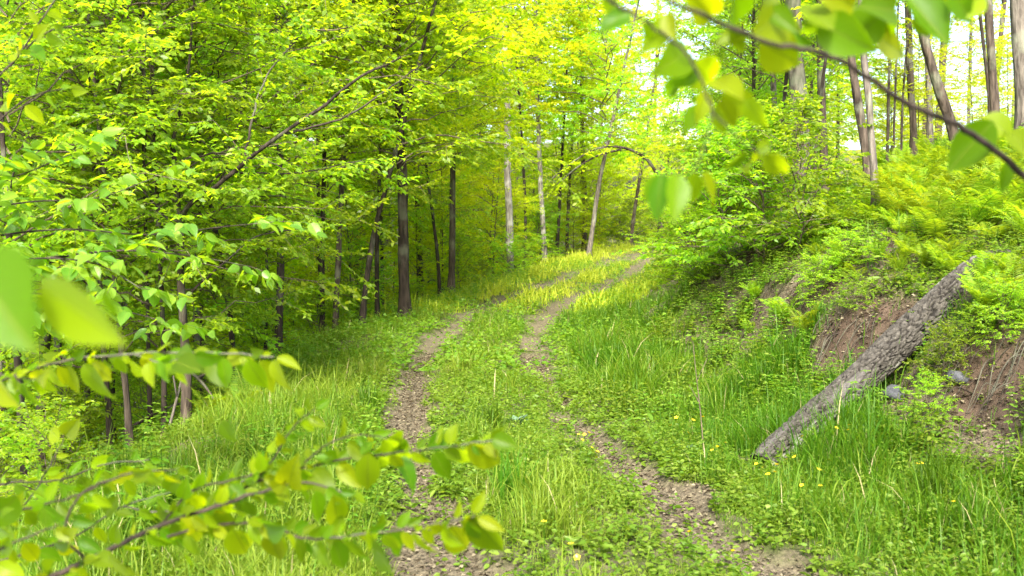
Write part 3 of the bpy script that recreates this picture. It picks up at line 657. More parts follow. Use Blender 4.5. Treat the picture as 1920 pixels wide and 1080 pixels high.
tb = Tubes(); twig_tubes(tb, sg, .0018); obj("crown", join_wood(tb, lv, M['twig'], M['leaf_fresh'], T_LEAF, "sapling_crown", rng), root)

# ------------------------------------------------------------------ fallen log
rng = np.random.default_rng(41)
la = hit(1430, 886); la = la + np.array([0, 0, .04]); lb = at(1852, 497, 7.8)
ctrl = np.array([la, la * .67 + lb * .33 + (0, 0, .0), la * .33 + lb * .67 + (0, 0, .015), lb, lb + (lb - la) * .06 + (.05, .06, -.06)])
nl_, nr_ = 440, 150
pl = resample(ctrl, nl_); tt = np.linspace(0, 1, nl_)
rad = np.interp(tt, [0, .12, .35, .6, .85, 1], [.096, .098, .105, .110, .106, .102])
V, F = tube(pl, rad, nr_)
ax = norm((lb - la)[None])[0]; th = np.tile(np.linspace(0, 2 * PI, nr_, endpoint=False), nl_); al = np.repeat(tt * np.linalg.norm(lb - la) * 1.12, nr_)
C = np.repeat(pl, nr_, 0); Nn = norm(V - C)
cx, cy_ = np.cos(th) * 2.0, np.sin(th) * 2.0
def n3(f, sx, seed): return (vnoise(cx * f + 31, al * sx + cy_ * f * .7, seed) + vnoise(cy_ * f + 7, al * sx - cx * f * .7, seed + 9)) * .5
def worley(u, v, wrap, seed):
    """F2-F1 of jittered cells, wrapping in u"""
    iu, iv = np.floor(u), np.floor(v); f1 = np.full(u.shape, 9.); f2 = f1.copy()
    for du in (-1, 0, 1):
        for dv in (-1, 0, 1):
            cu, cv = iu + du, iv + dv; w_ = np.mod(cu, wrap)
            d_ = np.hypot(cu + .1 + .8 * _h(w_, cv, seed) - u, cv + .1 + .8 * _h(w_, cv, seed + 5) - v)
            f2 = np.where(d_ < f1, f1, np.minimum(f2, d_)); f1 = np.minimum(f1, d_)
    return f2 - f1
wu = th / (2 * PI); jig = n3(3, 9, 71) * .9; jv = n3(3, 9, 81) * .9
e1 = worley(wu * 15 + jig, al / .105 + jv, 15, 3); e2 = worley(wu * 44 + jig * 1.6, al / .03 + jv * 1.6, 44, 8)
crack = 1 - sstep(.02, .24, e1); crack2 = 1 - sstep(0, .2, e2)
down = sstep(.1, -.75, n3(.5, 1.0, 15) * .8 + np.cos(th - 1.1))
patch = 1 - .9 * sstep(.22, .45, n3(.8, 2.0, 15))           # where bark remains (else smooth bare wood)
disp = (-.022 * crack - .007 * crack2 + .012) * patch + .006 * n3(9, 24, 22) + .018 * n3(.7, 1.6, 44)
V = V + Nn * disp[:, None]
lich = sstep(.05, .32, n3(2.4, 6, 51)) * sstep(-.2, .3, n3(.6, 1.2, 57))
m, N, L = new_mat("log_bark"); out = N.new("ShaderNodeOutputMaterial"); p = N.new("ShaderNodeBsdfPrincipled"); p.inputs["Roughness"].default_value = .85; p.inputs["Specular IOR Level"].default_value = .2
tc = N.new("ShaderNodeNewGeometry"); n1 = N.new("ShaderNodeTexNoise"); n1.inputs["Scale"].default_value = 30; n1.inputs["Detail"].default_value = 7; n1.inputs["Roughness"].default_value = .7; L.new(tc.outputs["Position"], n1.inputs["Vector"])
r1 = ramp(N, [(.3, (.015, .0135, .0105)), (.5, (.038, .0345, .028)), (.7, (.088, .082, .068))]); L.new(n1.outputs["Fac"], r1.inputs[0])
r2 = ramp(N, [(.3, (.032, .029, .026)), (.7, (.085, .079, .071))]); L.new(n1.outputs["Fac"], r2.inputs[0])
def amix(name, a, b):
    t = N.new("ShaderNodeAttribute"); t.attribute_name = name; x = N.new("ShaderNodeMix"); x.data_type = 'RGBA'
    L.new(t.outputs["Fac"], x.inputs["Factor"])
    for s, q in (("A", a), ("B", b)):
        if isinstance(q, tuple): x.inputs[s].default_value = (*q, 1)
        else: L.new(q, x.inputs[s])
    return x.outputs["Result"]
c = amix("bark", r2.outputs[0], r1.outputs[0]); c = amix("crack", c, (.006, .005, .004)); c = amix("lichen", c, (.19, .192, .16))
L.new(c, p.inputs["Base Color"]); b = N.new("ShaderNodeBump"); b.inputs["Strength"].default_value = .7; b.inputs["Distance"].default_value = .012
L.new(n1.outputs["Fac"], b.inputs["Height"]); L.new(b.outputs[0], p.inputs["Normal"]); L.new(p.outputs[0], out.inputs[0])
M['log'] = m
root = thing("fallen_log", "rough grey barked log lying down the right bank with lichen patches", "log", la)
obj("bark", mesh_from("log_bark", V - la, F, m, {"bark": patch, "crack": np.maximum(crack * patch, crack2 * patch * .35) * .95, "lichen": lich * .8}), root)
# hollow dark cut end: a rim ring and a recessed heart
e = V[:nr_] - la; cen = e.mean(0); rings = [e, cen + (e - cen) * .72 + ax * .004, cen + (e - cen) * .66 + ax * .05, cen + (e - cen) * .25 + ax * .09]
EV = np.concatenate(rings + [[cen + ax * .1]]); EF = []
k = np.arange(nr_); k2 = (k + 1) % nr_
EF = [np.concatenate([np.stack([q * nr_ + k2, q * nr_ + k, (q + 1) * nr_ + k, (q + 1) * nr_ + k2], -1) for q in range(3)]), np.stack([3 * nr_ + k2, 3 * nr_ + k, np.full(nr_, 4 * nr_)], -1)]
obj("cut_end", mesh_from("log_cut_end", EV, EF, M['bark_dark']), root)

# ------------------------------------------------------------------ stones, roots, dead wood
m, N, L = new_mat("grey_stone"); out = N.new("ShaderNodeOutputMaterial"); p = N.new("ShaderNodeBsdfPrincipled"); p.inputs["Roughness"].default_value = .85
n1 = N.new("ShaderNodeTexNoise"); n1.inputs["Scale"].default_value = 14; n1.inputs["Detail"].default_value = 6
r1 = ramp(N, [(.3, (.018, .02, .023)), (.7, (.055, .058, .066))]); L.new(n1.outputs[0], r1.inputs[0]); L.new(r1.outputs[0], p.inputs["Base Color"])
b = N.new("ShaderNodeBump"); b.inputs["Strength"].default_value = .5; L.new(n1.outputs[0], b.inputs["Height"]); L.new(b.outputs[0], p.inputs["Normal"]); L.new(p.outputs[0], out.inputs[0])
M['stone'] = m
import bmesh
def stone(px, py, rpx, label, seed, mat=None, flat=.65):
    q = hit(px, py + rpx * .6); r = rpx / FPX * q[1]
    bm = bmesh.new(); bmesh.ops.create_icosphere(bm, subdivisions=3, radius=1)
    rg = np.random.default_rng(seed)
    for v in bm.verts:
        c_ = v.co; c_.x = max(-.72, min(.8, c_.x)); c_.z = min(.7, c_.z); f = 1 + .38 * float(fbm(np.array(c_.x * 1.3 + seed), np.array(c_.y * 1.3 + c_.z * 1.1), seed, 2))
        v.co = Vector((c_.x * f * r * 1.15, c_.y * f * r, c_.z * f * r * flat))
    me = bpy.data.meshes.new("stone"); bm.to_mesh(me); bm.free(); me.materials.append(mat or M['stone'])
    for f in me.polygons: f.use_smooth = True
    o = obj("stone", me, loc=q + (0, 0, r * flat * .1)); o.rotation_euler = (.2, .15, rg.uniform(0, 6)); tag(o, label, "stone")
stone(1796, 702, 20, "bluish grey stone in the soil of the right bank", 3)
stone(1678, 730, 20, "grey stone half under the middle of the log", 5)
stone(1905, 905, 22, "flat brownish stone at the lower right edge", 8, M['log'])
stone(1742, 800, 9, "little grey stone in dead leaves below the log", 12)

def wood_thing(name, label, cat, lines, r0, r1, mat, group=None):
    base = np.array(lines[0][0]); root = Tubes()
    for k, p in enumerate(lines): root.add(resample(np.array(p) - base, max(6, len(p) * 3)), np.linspace(r0 if k == 0 else r0 * .6, r1, max(6, len(p) * 3)), 6)
    return tag(obj(name, root.mesh(name, mat), loc=base), label, cat, group)
def on(px, py, lift): q = hit(px, py); return q + np.array([0, 0, lift])
q = hit(1322, 868); Yq = q[1]
wood_thing("dead_sapling", "thin bare dark stem standing in the grass left of the log", "dead stem", [[q - (0, 0, .05), at(1312, 760, Yq), at(1304, 690, Yq), at(1299, 640, Yq)], [at(1306, 715, Yq), at(1318, 690, Yq - .05), at(1326, 672, Yq)], [at(1311, 755, Yq), at(1300, 735, Yq), at(1292, 722, Yq)]], .006, .0025, M['twig'])
wood_thing("dead_branch", "mossy dead branch propped across the foot of the left thicket", "dead branch", [[at(352, 690, 9.3), at(385, 725, 9.2), at(412, 765, 9.1)], [at(370, 708, 9.25), at(390, 700, 9.3), at(410, 712, 9.4)]], .018, .008, BB)
wood_thing("dead_branch", "pale crooked dead stick leaning between the stems of the left thicket", "dead branch", [[at(318, 800, 9.1), at(332, 745, 9.1), at(346, 690, 9.2)], [at(332, 745, 9.1), at(325, 705, 9.0)]], .016, .008, BG)
wood_thing("dead_branch", "dark dead branch lying low at the foot of the left thicket", "dead branch", [[at(230, 812, 9.3), at(300, 770, 9.6), at(360, 750, 9.8)]], .02, .01, BD)
rng = np.random.default_rng(52)
for k, (a, b) in enumerate([(1420, 478), (1470, 500), (1590, 590), (1640, 590), (1560, 600), (1860, 640), (1895, 660), (1830, 650), (1915, 690)]):
    q = hit(a, b); ls = []
    for z in range(7):
        p0 = q + np.array([rng.normal(0, .14), rng.normal(0, .12), 0]); p0[2] = float(height(p0[0], p0[1])) + .02
        p3 = p0 + np.array([-rng.uniform(.15, .5), -rng.uniform(.0, .25), 0]); p3[2] = float(height(p3[0], p3[1])) + rng.uniform(.0, .06)
        ls.append([p0 - (0, 0, .05), p0 * .7 + p3 * .3 + (0, 0, rng.uniform(.02, .1)), p0 * .3 + p3 * .7 + (0, 0, rng.uniform(0, .06)), p3])
    wood_thing("root_tangle", "tangle of thin exposed roots on the undercut soil of the right bank" if k < 5 else "tangle of dry roots and stalks on the bare soil at the right edge", "roots", ls, .006, .0015, BD, "exposed roots on the undercut" if k < 5 else "dry roots at the right edge")

# ------------------------------------------------------------------ ferns
def fern_mesh(name, seed, nf, Lf, upright):
    rg = np.random.default_rng(seed); P, D, Nn, LL, WW = [], [], [], [], []; tb = Tubes()
    for k in range(nf):
        az = k * 2.4 + rg.normal(0, .2); d = np.array([math.cos(az), math.sin(az), 0]); Lk = Lf * rg.uniform(.75, 1.1); el = rg.uniform(upright - .2, upright + .2)
        t = np.linspace(0, 1, 12); ang = el - t * rg.uniform(.6, 1.2)
        pos = np.zeros((12, 3)); step = Lk / 11
        for q in range(1, 12): pos[q] = pos[q - 1] + step * (d * math.cos(ang[q]) + np.array([0, 0, math.sin(ang[q])]))
        tb.add(pos, np.linspace(.0035, .001, 12) * (1 + Lf), 3)
        side = np.cross(d, [0, 0, 1.0]); m_ = 22
        for u in np.linspace(.16, .985, m_):
            c_ = np.array([np.interp(u, t, pos[:, w]) for w in range(3)]); a_ = np.interp(u, t, ang); T = d * math.cos(a_) + np.array([0, 0, math.sin(a_)])
            nrm = np.cross(side, T)
            w = Lk * .24 * (math.sin(PI * min(1, (u * .9 + .12))) ** .8) + .008
            for sg_ in (1, -1):
                P.append(c_); D.append(side * sg_ * .93 + T * .36 + nrm * rg.normal(0, .1)); Nn.append(nrm + rg.normal(0, .15, 3)); LL.append(w); WW.append(Lk * .034)
    return tb.mesh(name + "_stalk", M['fern']), leaves_mesh(name, np.array(P), np.array(D), np.array(Nn), np.array(LL), np.array(WW), M['fern'], T_QUAD, rng=rg)
FP = []
for k, (nf, Lf, up) in enumerate([(9, .72, 1.25), (8, .6, 1.15), (10, .8, 1.3), (7, .5, 1.0)]):
    st, fr = fern_mesh(f"fern_frond{k}", 60 + k, nf, Lf, up); r = thing("fern", "fern", "fern", (0, 0, 0)); obj("stalk", st, r); obj("frond", fr, r); FP.append(r)
fused = set(); rng = np.random.default_rng(61)
def ferns(spots, label, group, scr):
    for x, Y in spots:
        q = int(rng.integers(4)); s = rng.uniform(*scr); loc = (x, Y, float(height(x, Y)) - .02)
        if q not in fused: fused.add(q); FP[q].location = loc; FP[q]['label'] = label; FP[q]['group'] = group; FP[q].scale = (s,) * 3
        else: copy_thing(FP[q], loc, rng.uniform(0, 6.28), s, label, group, (rng.normal(0, .12), rng.normal(0, .12)))
def scat_px(n, box, mind, lift=.25):
    out = []; t = 0
    while len(out) < n and t < 4000:
        t += 1; q = hit(rng.uniform(box[0], box[2]), rng.uniform(box[1], box[3]), lift)
        if q[1] > 45 or rng.random() < 1.3 * float(bare_patch(q[0], q[1])) or any((q[0] - a) ** 2 + (q[1] - b) ** 2 < mind ** 2 for a, b in out): continue
        out.append((q[0], q[1]))
    return out
ferns(scat_px(95, (1640, 262, 1930, 400), .2), "upright yellow green fern crowding the slope top right of the mottled trunk", "ferns on the slope top", (.5, .85))
ferns(scat_px(80, (1520, 330, 1800, 480), .17), "soft green fern growing on the mid slope below the mottled trunk", "ferns on the mid slope", (.3, .55))
ferns(scat_px(14, (1840, 480, 1930, 640), .25), "fern hanging over the bank at the right edge beside the log top", "ferns beside the log top", (.35, .55))
ferns(scat_px(7, (1840, 470, 1905, 540), .12), "fern arching over the buried upper end of the log", "ferns over the log end", (.35, .5))
ferns(scat_px(8, (395, 700, 480, 770), .25), "low fern in the shade at the foot of the left thicket", "ferns at the left thicket", (.5, .75))
ferns(scat_px(7, (1400, 520, 1520, 600), .3), "small fern on the bank above the weeds left of the bare soil", "small ferns left of the bare soil", (.35, .5))

# ------------------------------------------------------------------ weeds, ground cover, grass, dead leaves
def plant_leaves(n, rg, box, dens, k_rng, h_rng, leaf, tilt=.5):
    """scattered little leafy plants -> leaf arrays"""
    Y = np.sqrt(rg.uniform(box[0] ** 2, box[1] ** 2, n * 4)); x = rg.uniform(-1, 1, n * 4) * (Y * .53 + .6)
    keep = rg.random(n * 4) < dens(x, Y); x, Y = x[keep][:n], Y[keep][:n]; z = height(x, Y); n = len(x)
    k = rg.integers(*k_rng, n); idx = np.repeat(np.arange(n), k); first = np.concatenate([[0], np.cumsum(k)[:-1]]); loc = np.arange(len(idx)) - np.repeat(first, k)
    h = rg.uniform(*h_rng, n); az = loc * 2.4 + np.repeat(rg.uniform(0, 6.28, n), k) + rg.normal(0, .3, len(idx)); u = (loc + .7) / k[idx]
    d = np.stack([np.cos(az), np.sin(az), rg.normal(.1, .3, len(idx))], -1)
    sz = leaf * rg.uniform(.6, 1.3, n)[idx] * rg.uniform(.7, 1.1, len(idx)) * (1.15 - .5 * u)
    lean = rg.normal(0, .25, (n, 2))
    pos = np.stack([x[idx] + lean[idx, 0] * h[idx] * u, Y[idx] + lean[idx, 1] * h[idx] * u, z[idx] + h[idx] * u + .005], -1) + d * (sz * .15)[:, None]
    nr = np.array([0, 0, 1.0]) + rg.normal(0, tilt, (len(idx), 3))
    rnd = np.clip(rg.random(n)[idx] * .7 + rg.random(len(idx)) * .3, 0, 1)
    return pos, d, nr, sz, sz * rg.uniform(.5, .75, len(idx)), rnd
def d_cover(x, Y):
    s = lateral(x, Y); r = rut_mask(x, Y); b = bare_patch(x, Y)
    base = .35 + .65 * sstep(-.3, .3, fbm(x * .8, Y * .8, 141, 2))
    side = .7 + .3 * sstep(1.0, 1.9, np.abs(s))
    return base * side * (1 - .93 * r) * (1 - .93 * b) * (1 - .8 * sstep(-6, -9, s)) * (1 - .45 * sstep(2.0, 2.6, s) * (1 - sstep(4, 5, s))) * (1 - .5 * sstep(8, 14, s))
rg = np.random.default_rng(171)
*lv, rnd = plant_leaves(2600, rg, (3.2, 13), d_cover, (5, 9), (.03, .16), .095); lv[4] = lv[4] * .6
tag(obj('ground_cover', leaves_mesh('ground_cover_coarse', *lv, M['herb'], T_HEX, rnd)), 'coarser long leaved weeds scattered through the grass close by', 'ground cover', kind='stuff')
rg = np.random.default_rng(71)
*lv, rnd = plant_leaves(24000, rg, (3.2, 11), d_cover, (6, 13), (.02, .2), .042)
tag(obj("ground_cover", leaves_mesh("ground_cover", *lv, M['herb'], T_HEX, rnd)), "low broad leaved herbs covering the verges and the bank close by", "ground cover", kind="stuff")
*lv, rnd = plant_leaves(18000, rg, (11, 34), d_cover, (5, 9), (.06, .3), .085)
tag(obj("ground_cover", leaves_mesh("ground_cover_far", *lv, M['herb'], T_QUAD, rnd)), "low leafy herbs covering the ground further along the track", "ground cover", kind="stuff")

def weed_proto(seed, h):
    rg = np.random.default_rng(seed); P, D, Nn, LL = [], [], [], []; tb = Tubes()
    for q in range(7):
        b = np.array([rg.normal(0, .07), rg.normal(0, .07), 0]); ln = np.array([rg.normal(0, .2), rg.normal(0, .2), 1]); hh = h * rg.uniform(.6, 1.1)
        tb.add(np.array([b, b + ln * hh * .5, b + ln * hh]), [.003, .0025, .0015], 3)
        for lvl in np.linspace(.25, 1, 7):
            az0 = rg.uniform(0, 6.28)
            for w in range(2 if lvl < 1 else 4):
                az = az0 + w * (PI if lvl < 1 else PI / 2); P.append(b + ln * hh * lvl); D.append((math.cos(az), math.sin(az), rg.uniform(-.3, .3))); Nn.append(np.array([0, 0, 1]) + rg.normal(0, .3, 3)); LL.append(.075 * rg.uniform(.7, 1.2) * (1.1 - .5 * lvl))
    LL = np.array(LL); return tb.mesh("weed_stem", M['grass']), leaves_mesh("weed_leaf", np.array(P), np.array(D, float), np.array(Nn), LL, LL * .5, M['herb'], T_HEX, rng=rg)
WP = []
for k in range(4):
    st, lf = weed_proto(80 + k, (.3, .42, .5, .36)[k]); r = thing("weed", "weed", "weed", (0, 0, 0)); obj("stem", st, r); obj("foliage", lf, r); WP.append(r)
wused = set(); rng = np.random.default_rng(81)
def weeds(spots, label, group, scr):
    for x, Y in spots:
        q = int(rng.integers(4)); s = rng.uniform(*scr); loc = (x, Y, float(height(x, Y)) - .01)
        if q not in wused: wused.add(q); WP[q].location = loc; WP[q]['label'] = label; WP[q]['group'] = group; WP[q].scale = (s,) * 3
        else: copy_thing(WP[q], loc, rng.uniform(0, 6.28), s, label, group)
weeds(scat_px(42, (1150, 560, 1480, 770), .16, .15), "pale green weed on the slope between the right rut and the bare soil", "weeds on the right slope", (.6, 1.1))
weeds(scat_px(40, (1290, 470, 1480, 600), .18, .15), "soft green weed below the undercut of the right bank", "weeds below the undercut", (.5, .9))
weeds(scat_px(45, (1420, 620, 1640, 780), .14, .15), "broad leaved weed in the tuft of greenery left of the log", "weeds left of the log", (.5, .95))
weeds(scat_px(40, (1660, 640, 1930, 900), .16, .12), "leafy weed dotted over dead leaves right of the log", "weeds right of the log", (.4, .85))
weeds(scat_px(40, (380, 760, 700, 1000), .22, .15), "green weed on the near left verge below the thicket", "weeds on the near left verge", (.5, .9))
weeds(scat_px(40, (1400, 380, 1880, 520), .3, .2), "green weed mixed with ferns on the upper bank", "weeds on the upper bank", (.5, .9))
weeds(scat_px(45, (0, 760, 330, 1000), .25, .2), "dark green weed at the waterside of the left thicket", "weeds at the waterside", (.8, 1.4))

def grass_mesh(name, n, rg, box, hmul, wmul, dens, mat='grass'):
    Y = np.sqrt(rg.uniform(box[0] ** 2, box[1] ** 2, n * 5)); x = rg.uniform(-1, 1, n * 5) * (Y * .53 + .6)
    cl = fbm(x * 3.3, Y * 3.3, 201, 2)
    keep = rg.random(n * 5) < dens(x, Y) * np.clip(.45 + 1.5 * cl, .12, 1); x, Y = x[keep][:n], Y[keep][:n]; n = len(x)
    z = height(x, Y); s = lateral(x, Y); r = rut_mask(x, Y)
    tall = .5 + 1.0 * sstep(-.2, .5, fbm(x * .9, Y * .7, 211, 3)) + .5 * sstep(1.0, 1.8, s) * (1 - sstep(2.3, 3.2, s)) + .25 * sstep(-1.1, -1.6, s)
    dm = np.minimum(np.abs(x - left_rut(np.clip(Y, 2.5, 99))), np.abs(x - right_rut(np.clip(Y, 2.5, 99))))
    h = .155 * tall * rg.gamma(6, 1 / 6, n) * (.28 + .72 * sstep(.15, .55, dm)) * hmul
    az = rg.uniform(0, 6.28, n); bend = rg.uniform(.15, .95, n); w = wmul * rg.uniform(.6, 1.3, n) * np.clip(h / .2, .5, 1.5)
    d = np.stack([np.cos(az), np.sin(az), 0 * az], -1); side = np.stack([-np.sin(az + rg.normal(0, .6, n)), np.cos(az), 0 * az], -1)
    B = np.stack([x, Y, z - .01], -1); vs = []
    for t, ww in ((0, .8), (.38, 1), (.72, .7)):
        c_ = B + d * (h * bend * t ** 2 * .8)[:, None] + np.array([0, 0, 1]) * (h * (t - .25 * bend * t * t))[:, None]
        vs += [c_ - side * (w * ww / 2)[:, None], c_ + side * (w * ww / 2)[:, None]]
    vs.append(B + d * (h * bend * .8)[:, None] + np.array([0, 0, 1]) * (h * (1 - .32 * bend))[:, None])
    V = np.stack(vs, 1).reshape(-1, 3); o = (np.arange(n) * 7)[:, None]
    F4 = np.concatenate([o + np.array([0, 1, 3, 2]), o + np.array([2, 3, 5, 4])]); F3 = o + np.array([4, 5, 6])
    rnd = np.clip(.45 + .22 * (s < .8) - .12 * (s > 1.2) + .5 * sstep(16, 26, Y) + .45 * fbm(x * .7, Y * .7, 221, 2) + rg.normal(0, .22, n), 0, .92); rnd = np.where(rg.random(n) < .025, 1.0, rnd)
    return mesh_from(name, V, [F4, F3], M[mat], {"rnd": np.repeat(rnd, 7)}, smooth=False)
def d_grass(x, Y):
    s = lateral(x, Y); r = rut_mask(x, Y); b = bare_patch(x, Y)
    side = np.interp(s, [-9, -5.5, -3.6, -2.7, 2.3, 3.0, 5, 9], [.0, .04, .2, .9, 1, .4, .25, .2])
    thin = .55 + .45 * sstep(-.35, .1, fbm(x * 1.2, Y * 1.2, 231, 2))
    return side * (1 - .97 * sstep(.12, .7, r)) * (1 - .85 * b) * thin
rg = np.random.default_rng(91)
tag(obj("grass", grass_mesh("grass_near", 120000, rg, (2.8, 9), 1, .0052, d_grass)), "fresh green grass blades of the near verges and the strip between the ruts", "grass", kind="stuff")
tag(obj("grass", grass_mesh("grass_middle", 100000, rg, (9, 19), 1, .008, d_grass)), "green grass along the track where it starts to curve", "grass", kind="stuff")
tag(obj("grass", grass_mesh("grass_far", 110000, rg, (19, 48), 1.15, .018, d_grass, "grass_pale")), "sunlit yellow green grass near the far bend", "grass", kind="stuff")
# tall tufts that stand out
def tuft(px, py, label, n=70, h=.36, seed=0):
    q = hit(px, py); rg = np.random.default_rng(seed); T = Tubes(); P, D, Nn, LL, WW = [], [], [], [], []
    vs = []; fs4 = []; fs3 = []
    for k in range(n):
        az = rg.uniform(0, 6.28); b = np.array([rg.normal(0, .05), rg.normal(0, .05), 0]); hh = h * rg.uniform(.5, 1.1); bd = rg.uniform(.05, .7); d = np.array([math.cos(az), math.sin(az), 0]); sd = np.array([-math.sin(az), math.cos(az), 0]); o = len(vs)
        for t, ww in ((0, .8), (.35, 1), (.7, .75)):
            c_ = b + d * hh * bd * t * t + np.array([0, 0, hh * (t - .25 * bd * t * t)]); vs += [c_ - sd * .0045 * ww, c_ + sd * .0045 * ww]
        vs.append(b + d * hh * bd + np.array([0, 0, hh * (1 - .3 * bd)])); fs4 += [(o, o + 1, o + 3, o + 2), (o + 2, o + 3, o + 5, o + 4)]; fs3.append((o + 4, o + 5, o + 6))
    me = mesh_from("grass_tuft", np.array(vs), [np.array(fs4), np.array(fs3)], M['grass'], {"rnd": np.repeat(rg.random(n) * .5, 7)}, False)
    tag(obj("grass_tuft", me, loc=q), label, "grass tuft")
tuft(925, 815, "dense dark green grass tuft left of the pale big leaved plant", 90, .3, 1)
tuft(960, 955, "tall fine grass tuft in the middle strip below the yellow leaf", 80, .42, 2)
tuft(1190, 690, "tall grass tuft on the verge right of the right rut", 90, .36, 3)
tuft(690, 790, "tall grass tuft on the verge left of the left rut", 90, .4, 4)
tuft(1530, 830, "dark green grass tuft growing up in front of the log", 110, .36, 5)
tuft(1760, 960, "tall grass tuft at the lower right below the bank", 120, .42, 6)

def litter(n, rg, dens, box):
    Y = np.sqrt(rg.uniform(box[0] ** 2, box[1] ** 2, n * 12)); x = rg.uniform(-1, 1, n * 12) * (Y * .53 + .6)
    keep = rg.random(n * 12) < dens(x, Y); x, Y = x[keep][:n], Y[keep][:n]; n = len(x); z = height(x, Y) + rg.uniform(.004, .02, n)
    az = rg.uniform(0, 6.28, n); L_ = rg.uniform(.010, .042, n)
    return np.stack([x, Y, z], -1), np.stack([np.cos(az), np.sin(az), rg.normal(0, .3, n)], -1), np.array([0, 0, 1.0]) + rg.normal(0, .35, (n, 3)), L_, L_ * rg.uniform(.3, .7, n)
def d_lit(x, Y):
    s = lateral(x, Y); return np.clip(.8 * rut_mask(x, Y) + .9 * bare_patch(x, Y) * (1 - .2 * clay_mask(x, Y)) + .35 * sstep(-2.4, -4, s) + .32 * (s > 2.2) * (s < 4.5), 0, 1)
tag(obj("leaf_litter", leaves_mesh("leaf_litter", *litter(60000, np.random.default_rng(95), d_lit, (3, 14)), M['litter'], T_QUAD)), "brown dead leaves and chips lying in the ruts and on the bare bank", "leaf litter", kind="stuff")

# pale big leaved plants in the strip
def rosette(px, py, label, n, L_, mat, seed, Yfix=None):
    q = hit(px, py); rg = np.random.default_rng(seed); root = thing("broadleaf_plant", label, "plant", q)
    for k in range(n):
        az = k * 2.4 + rg.normal(0, .3); el = rg.uniform(.15, .95); d = np.array([[math.cos(az) * math.cos(el), math.sin(az) * math.cos(el), math.sin(el)]])
        nr = np.array([[-math.cos(az) * math.sin(el), -math.sin(az) * math.sin(el), math.cos(el)]]); l_ = np.array([L_ * rg.uniform(.7, 1.1)])
        obj("leaf", leaves_mesh("broad_leaf", np.array([[0, 0, .01]]), d, nr, l_, l_ * .45, mat, T_LEAF, rng=rg), root)
rosette(968, 800, "pale blue green broad leaved plant in the middle strip", 9, .16, M['glaucous'], 3)
rosette(1290, 850, "small pale plant at the foot of the bare dark stem", 6, .09, M['glaucous'], 4)
rosette(815, 905, "low dark leaved rosette beside the left rut", 7, .08, M['herb'], 5)

# buttercups
m, N, L = new_mat("yellow_petal"); out = N.new("ShaderNodeOutputMaterial"); p = N.new("ShaderNodeBsdfPrincipled"); p.inputs["Base Color"].default_value = (.80, .56, .01, 1); p.inputs["Roughness"].default_value = .3
L.new(p.outputs[0], out.inputs[0]); M['petal'] = m
def cup_mesh():
    az = np.arange(5) * 2 * PI / 5; d = np.stack([np.cos(az), np.sin(az), 0 * az + .45], -1); nr = np.stack([-np.cos(az) * .45, -np.sin(az) * .45, 0 * az + 1], -1)
    l_ = np.full(5, .0145); return leaves_mesh("flower", np.zeros((5, 3)), d, nr, l_, l_ * .95, M['petal'], T_HEX)
cm = cup_mesh(); rng = np.random.default_rng(101)
tb = Tubes(); tb.add(np.array([(0, 0, -.30), (.012, .0, -.15), (0, 0, 0)]), [.0016, .0014, .001], 4); stm = tb.mesh("buttercup_stem", M['grass'])
proto = thing("buttercup", "", "flower", (0, 0, 0)); obj("stem", stm, proto); obj("petals", cm, proto); first = True
def cups(lst, label, group, hgt=.25):
    global first
    for a, b in lst:
        q = hit(a, b, hgt); loc = (q[0], q[1], q[2] + hgt)
        if first: first = False; proto.location = loc; proto['label'] = label; proto['group'] = group
        else: copy_thing(proto, loc, rng.uniform(0, 6), rng.uniform(.85, 1.25), label, group, (rng.normal(0, .3) + .3, rng.normal(0, .3)))
cups([(1085, 815), (1096, 818), (1104, 812), (1092, 826), (1110, 840), (1120, 848), (1118, 858)], "yellow buttercup of the small cluster in the middle strip beside the right rut", "buttercups in the middle strip")
cups([(1268, 785), (1258, 800), (1300, 790), (1318, 784), (1345, 838), (1335, 846), (1290, 812), (1360, 832)], "yellow buttercup in the grass around the bare dark stem", "buttercups around the bare stem")
cups([(1418, 872), (1430, 878), (1440, 890), (1452, 886), (1456, 874), (1490, 858), (1504, 820), (1535, 882), (1503, 912), (1538, 912), (1568, 806), (1592, 800), (1590, 814), (1475, 864)], "yellow buttercup in the grass before the lower end of the log", "buttercups before the log")
cups([(1721, 874), (1788, 946), (1728, 872)], "yellow buttercup in the tall grass at the lower right", "buttercups at the lower right")
cups([(1020, 984), (1070, 1024), (1082, 1050), (1292, 998), (1374, 1034)], "yellow buttercup close by in the grass at the bottom of the view", "buttercups at the bottom")

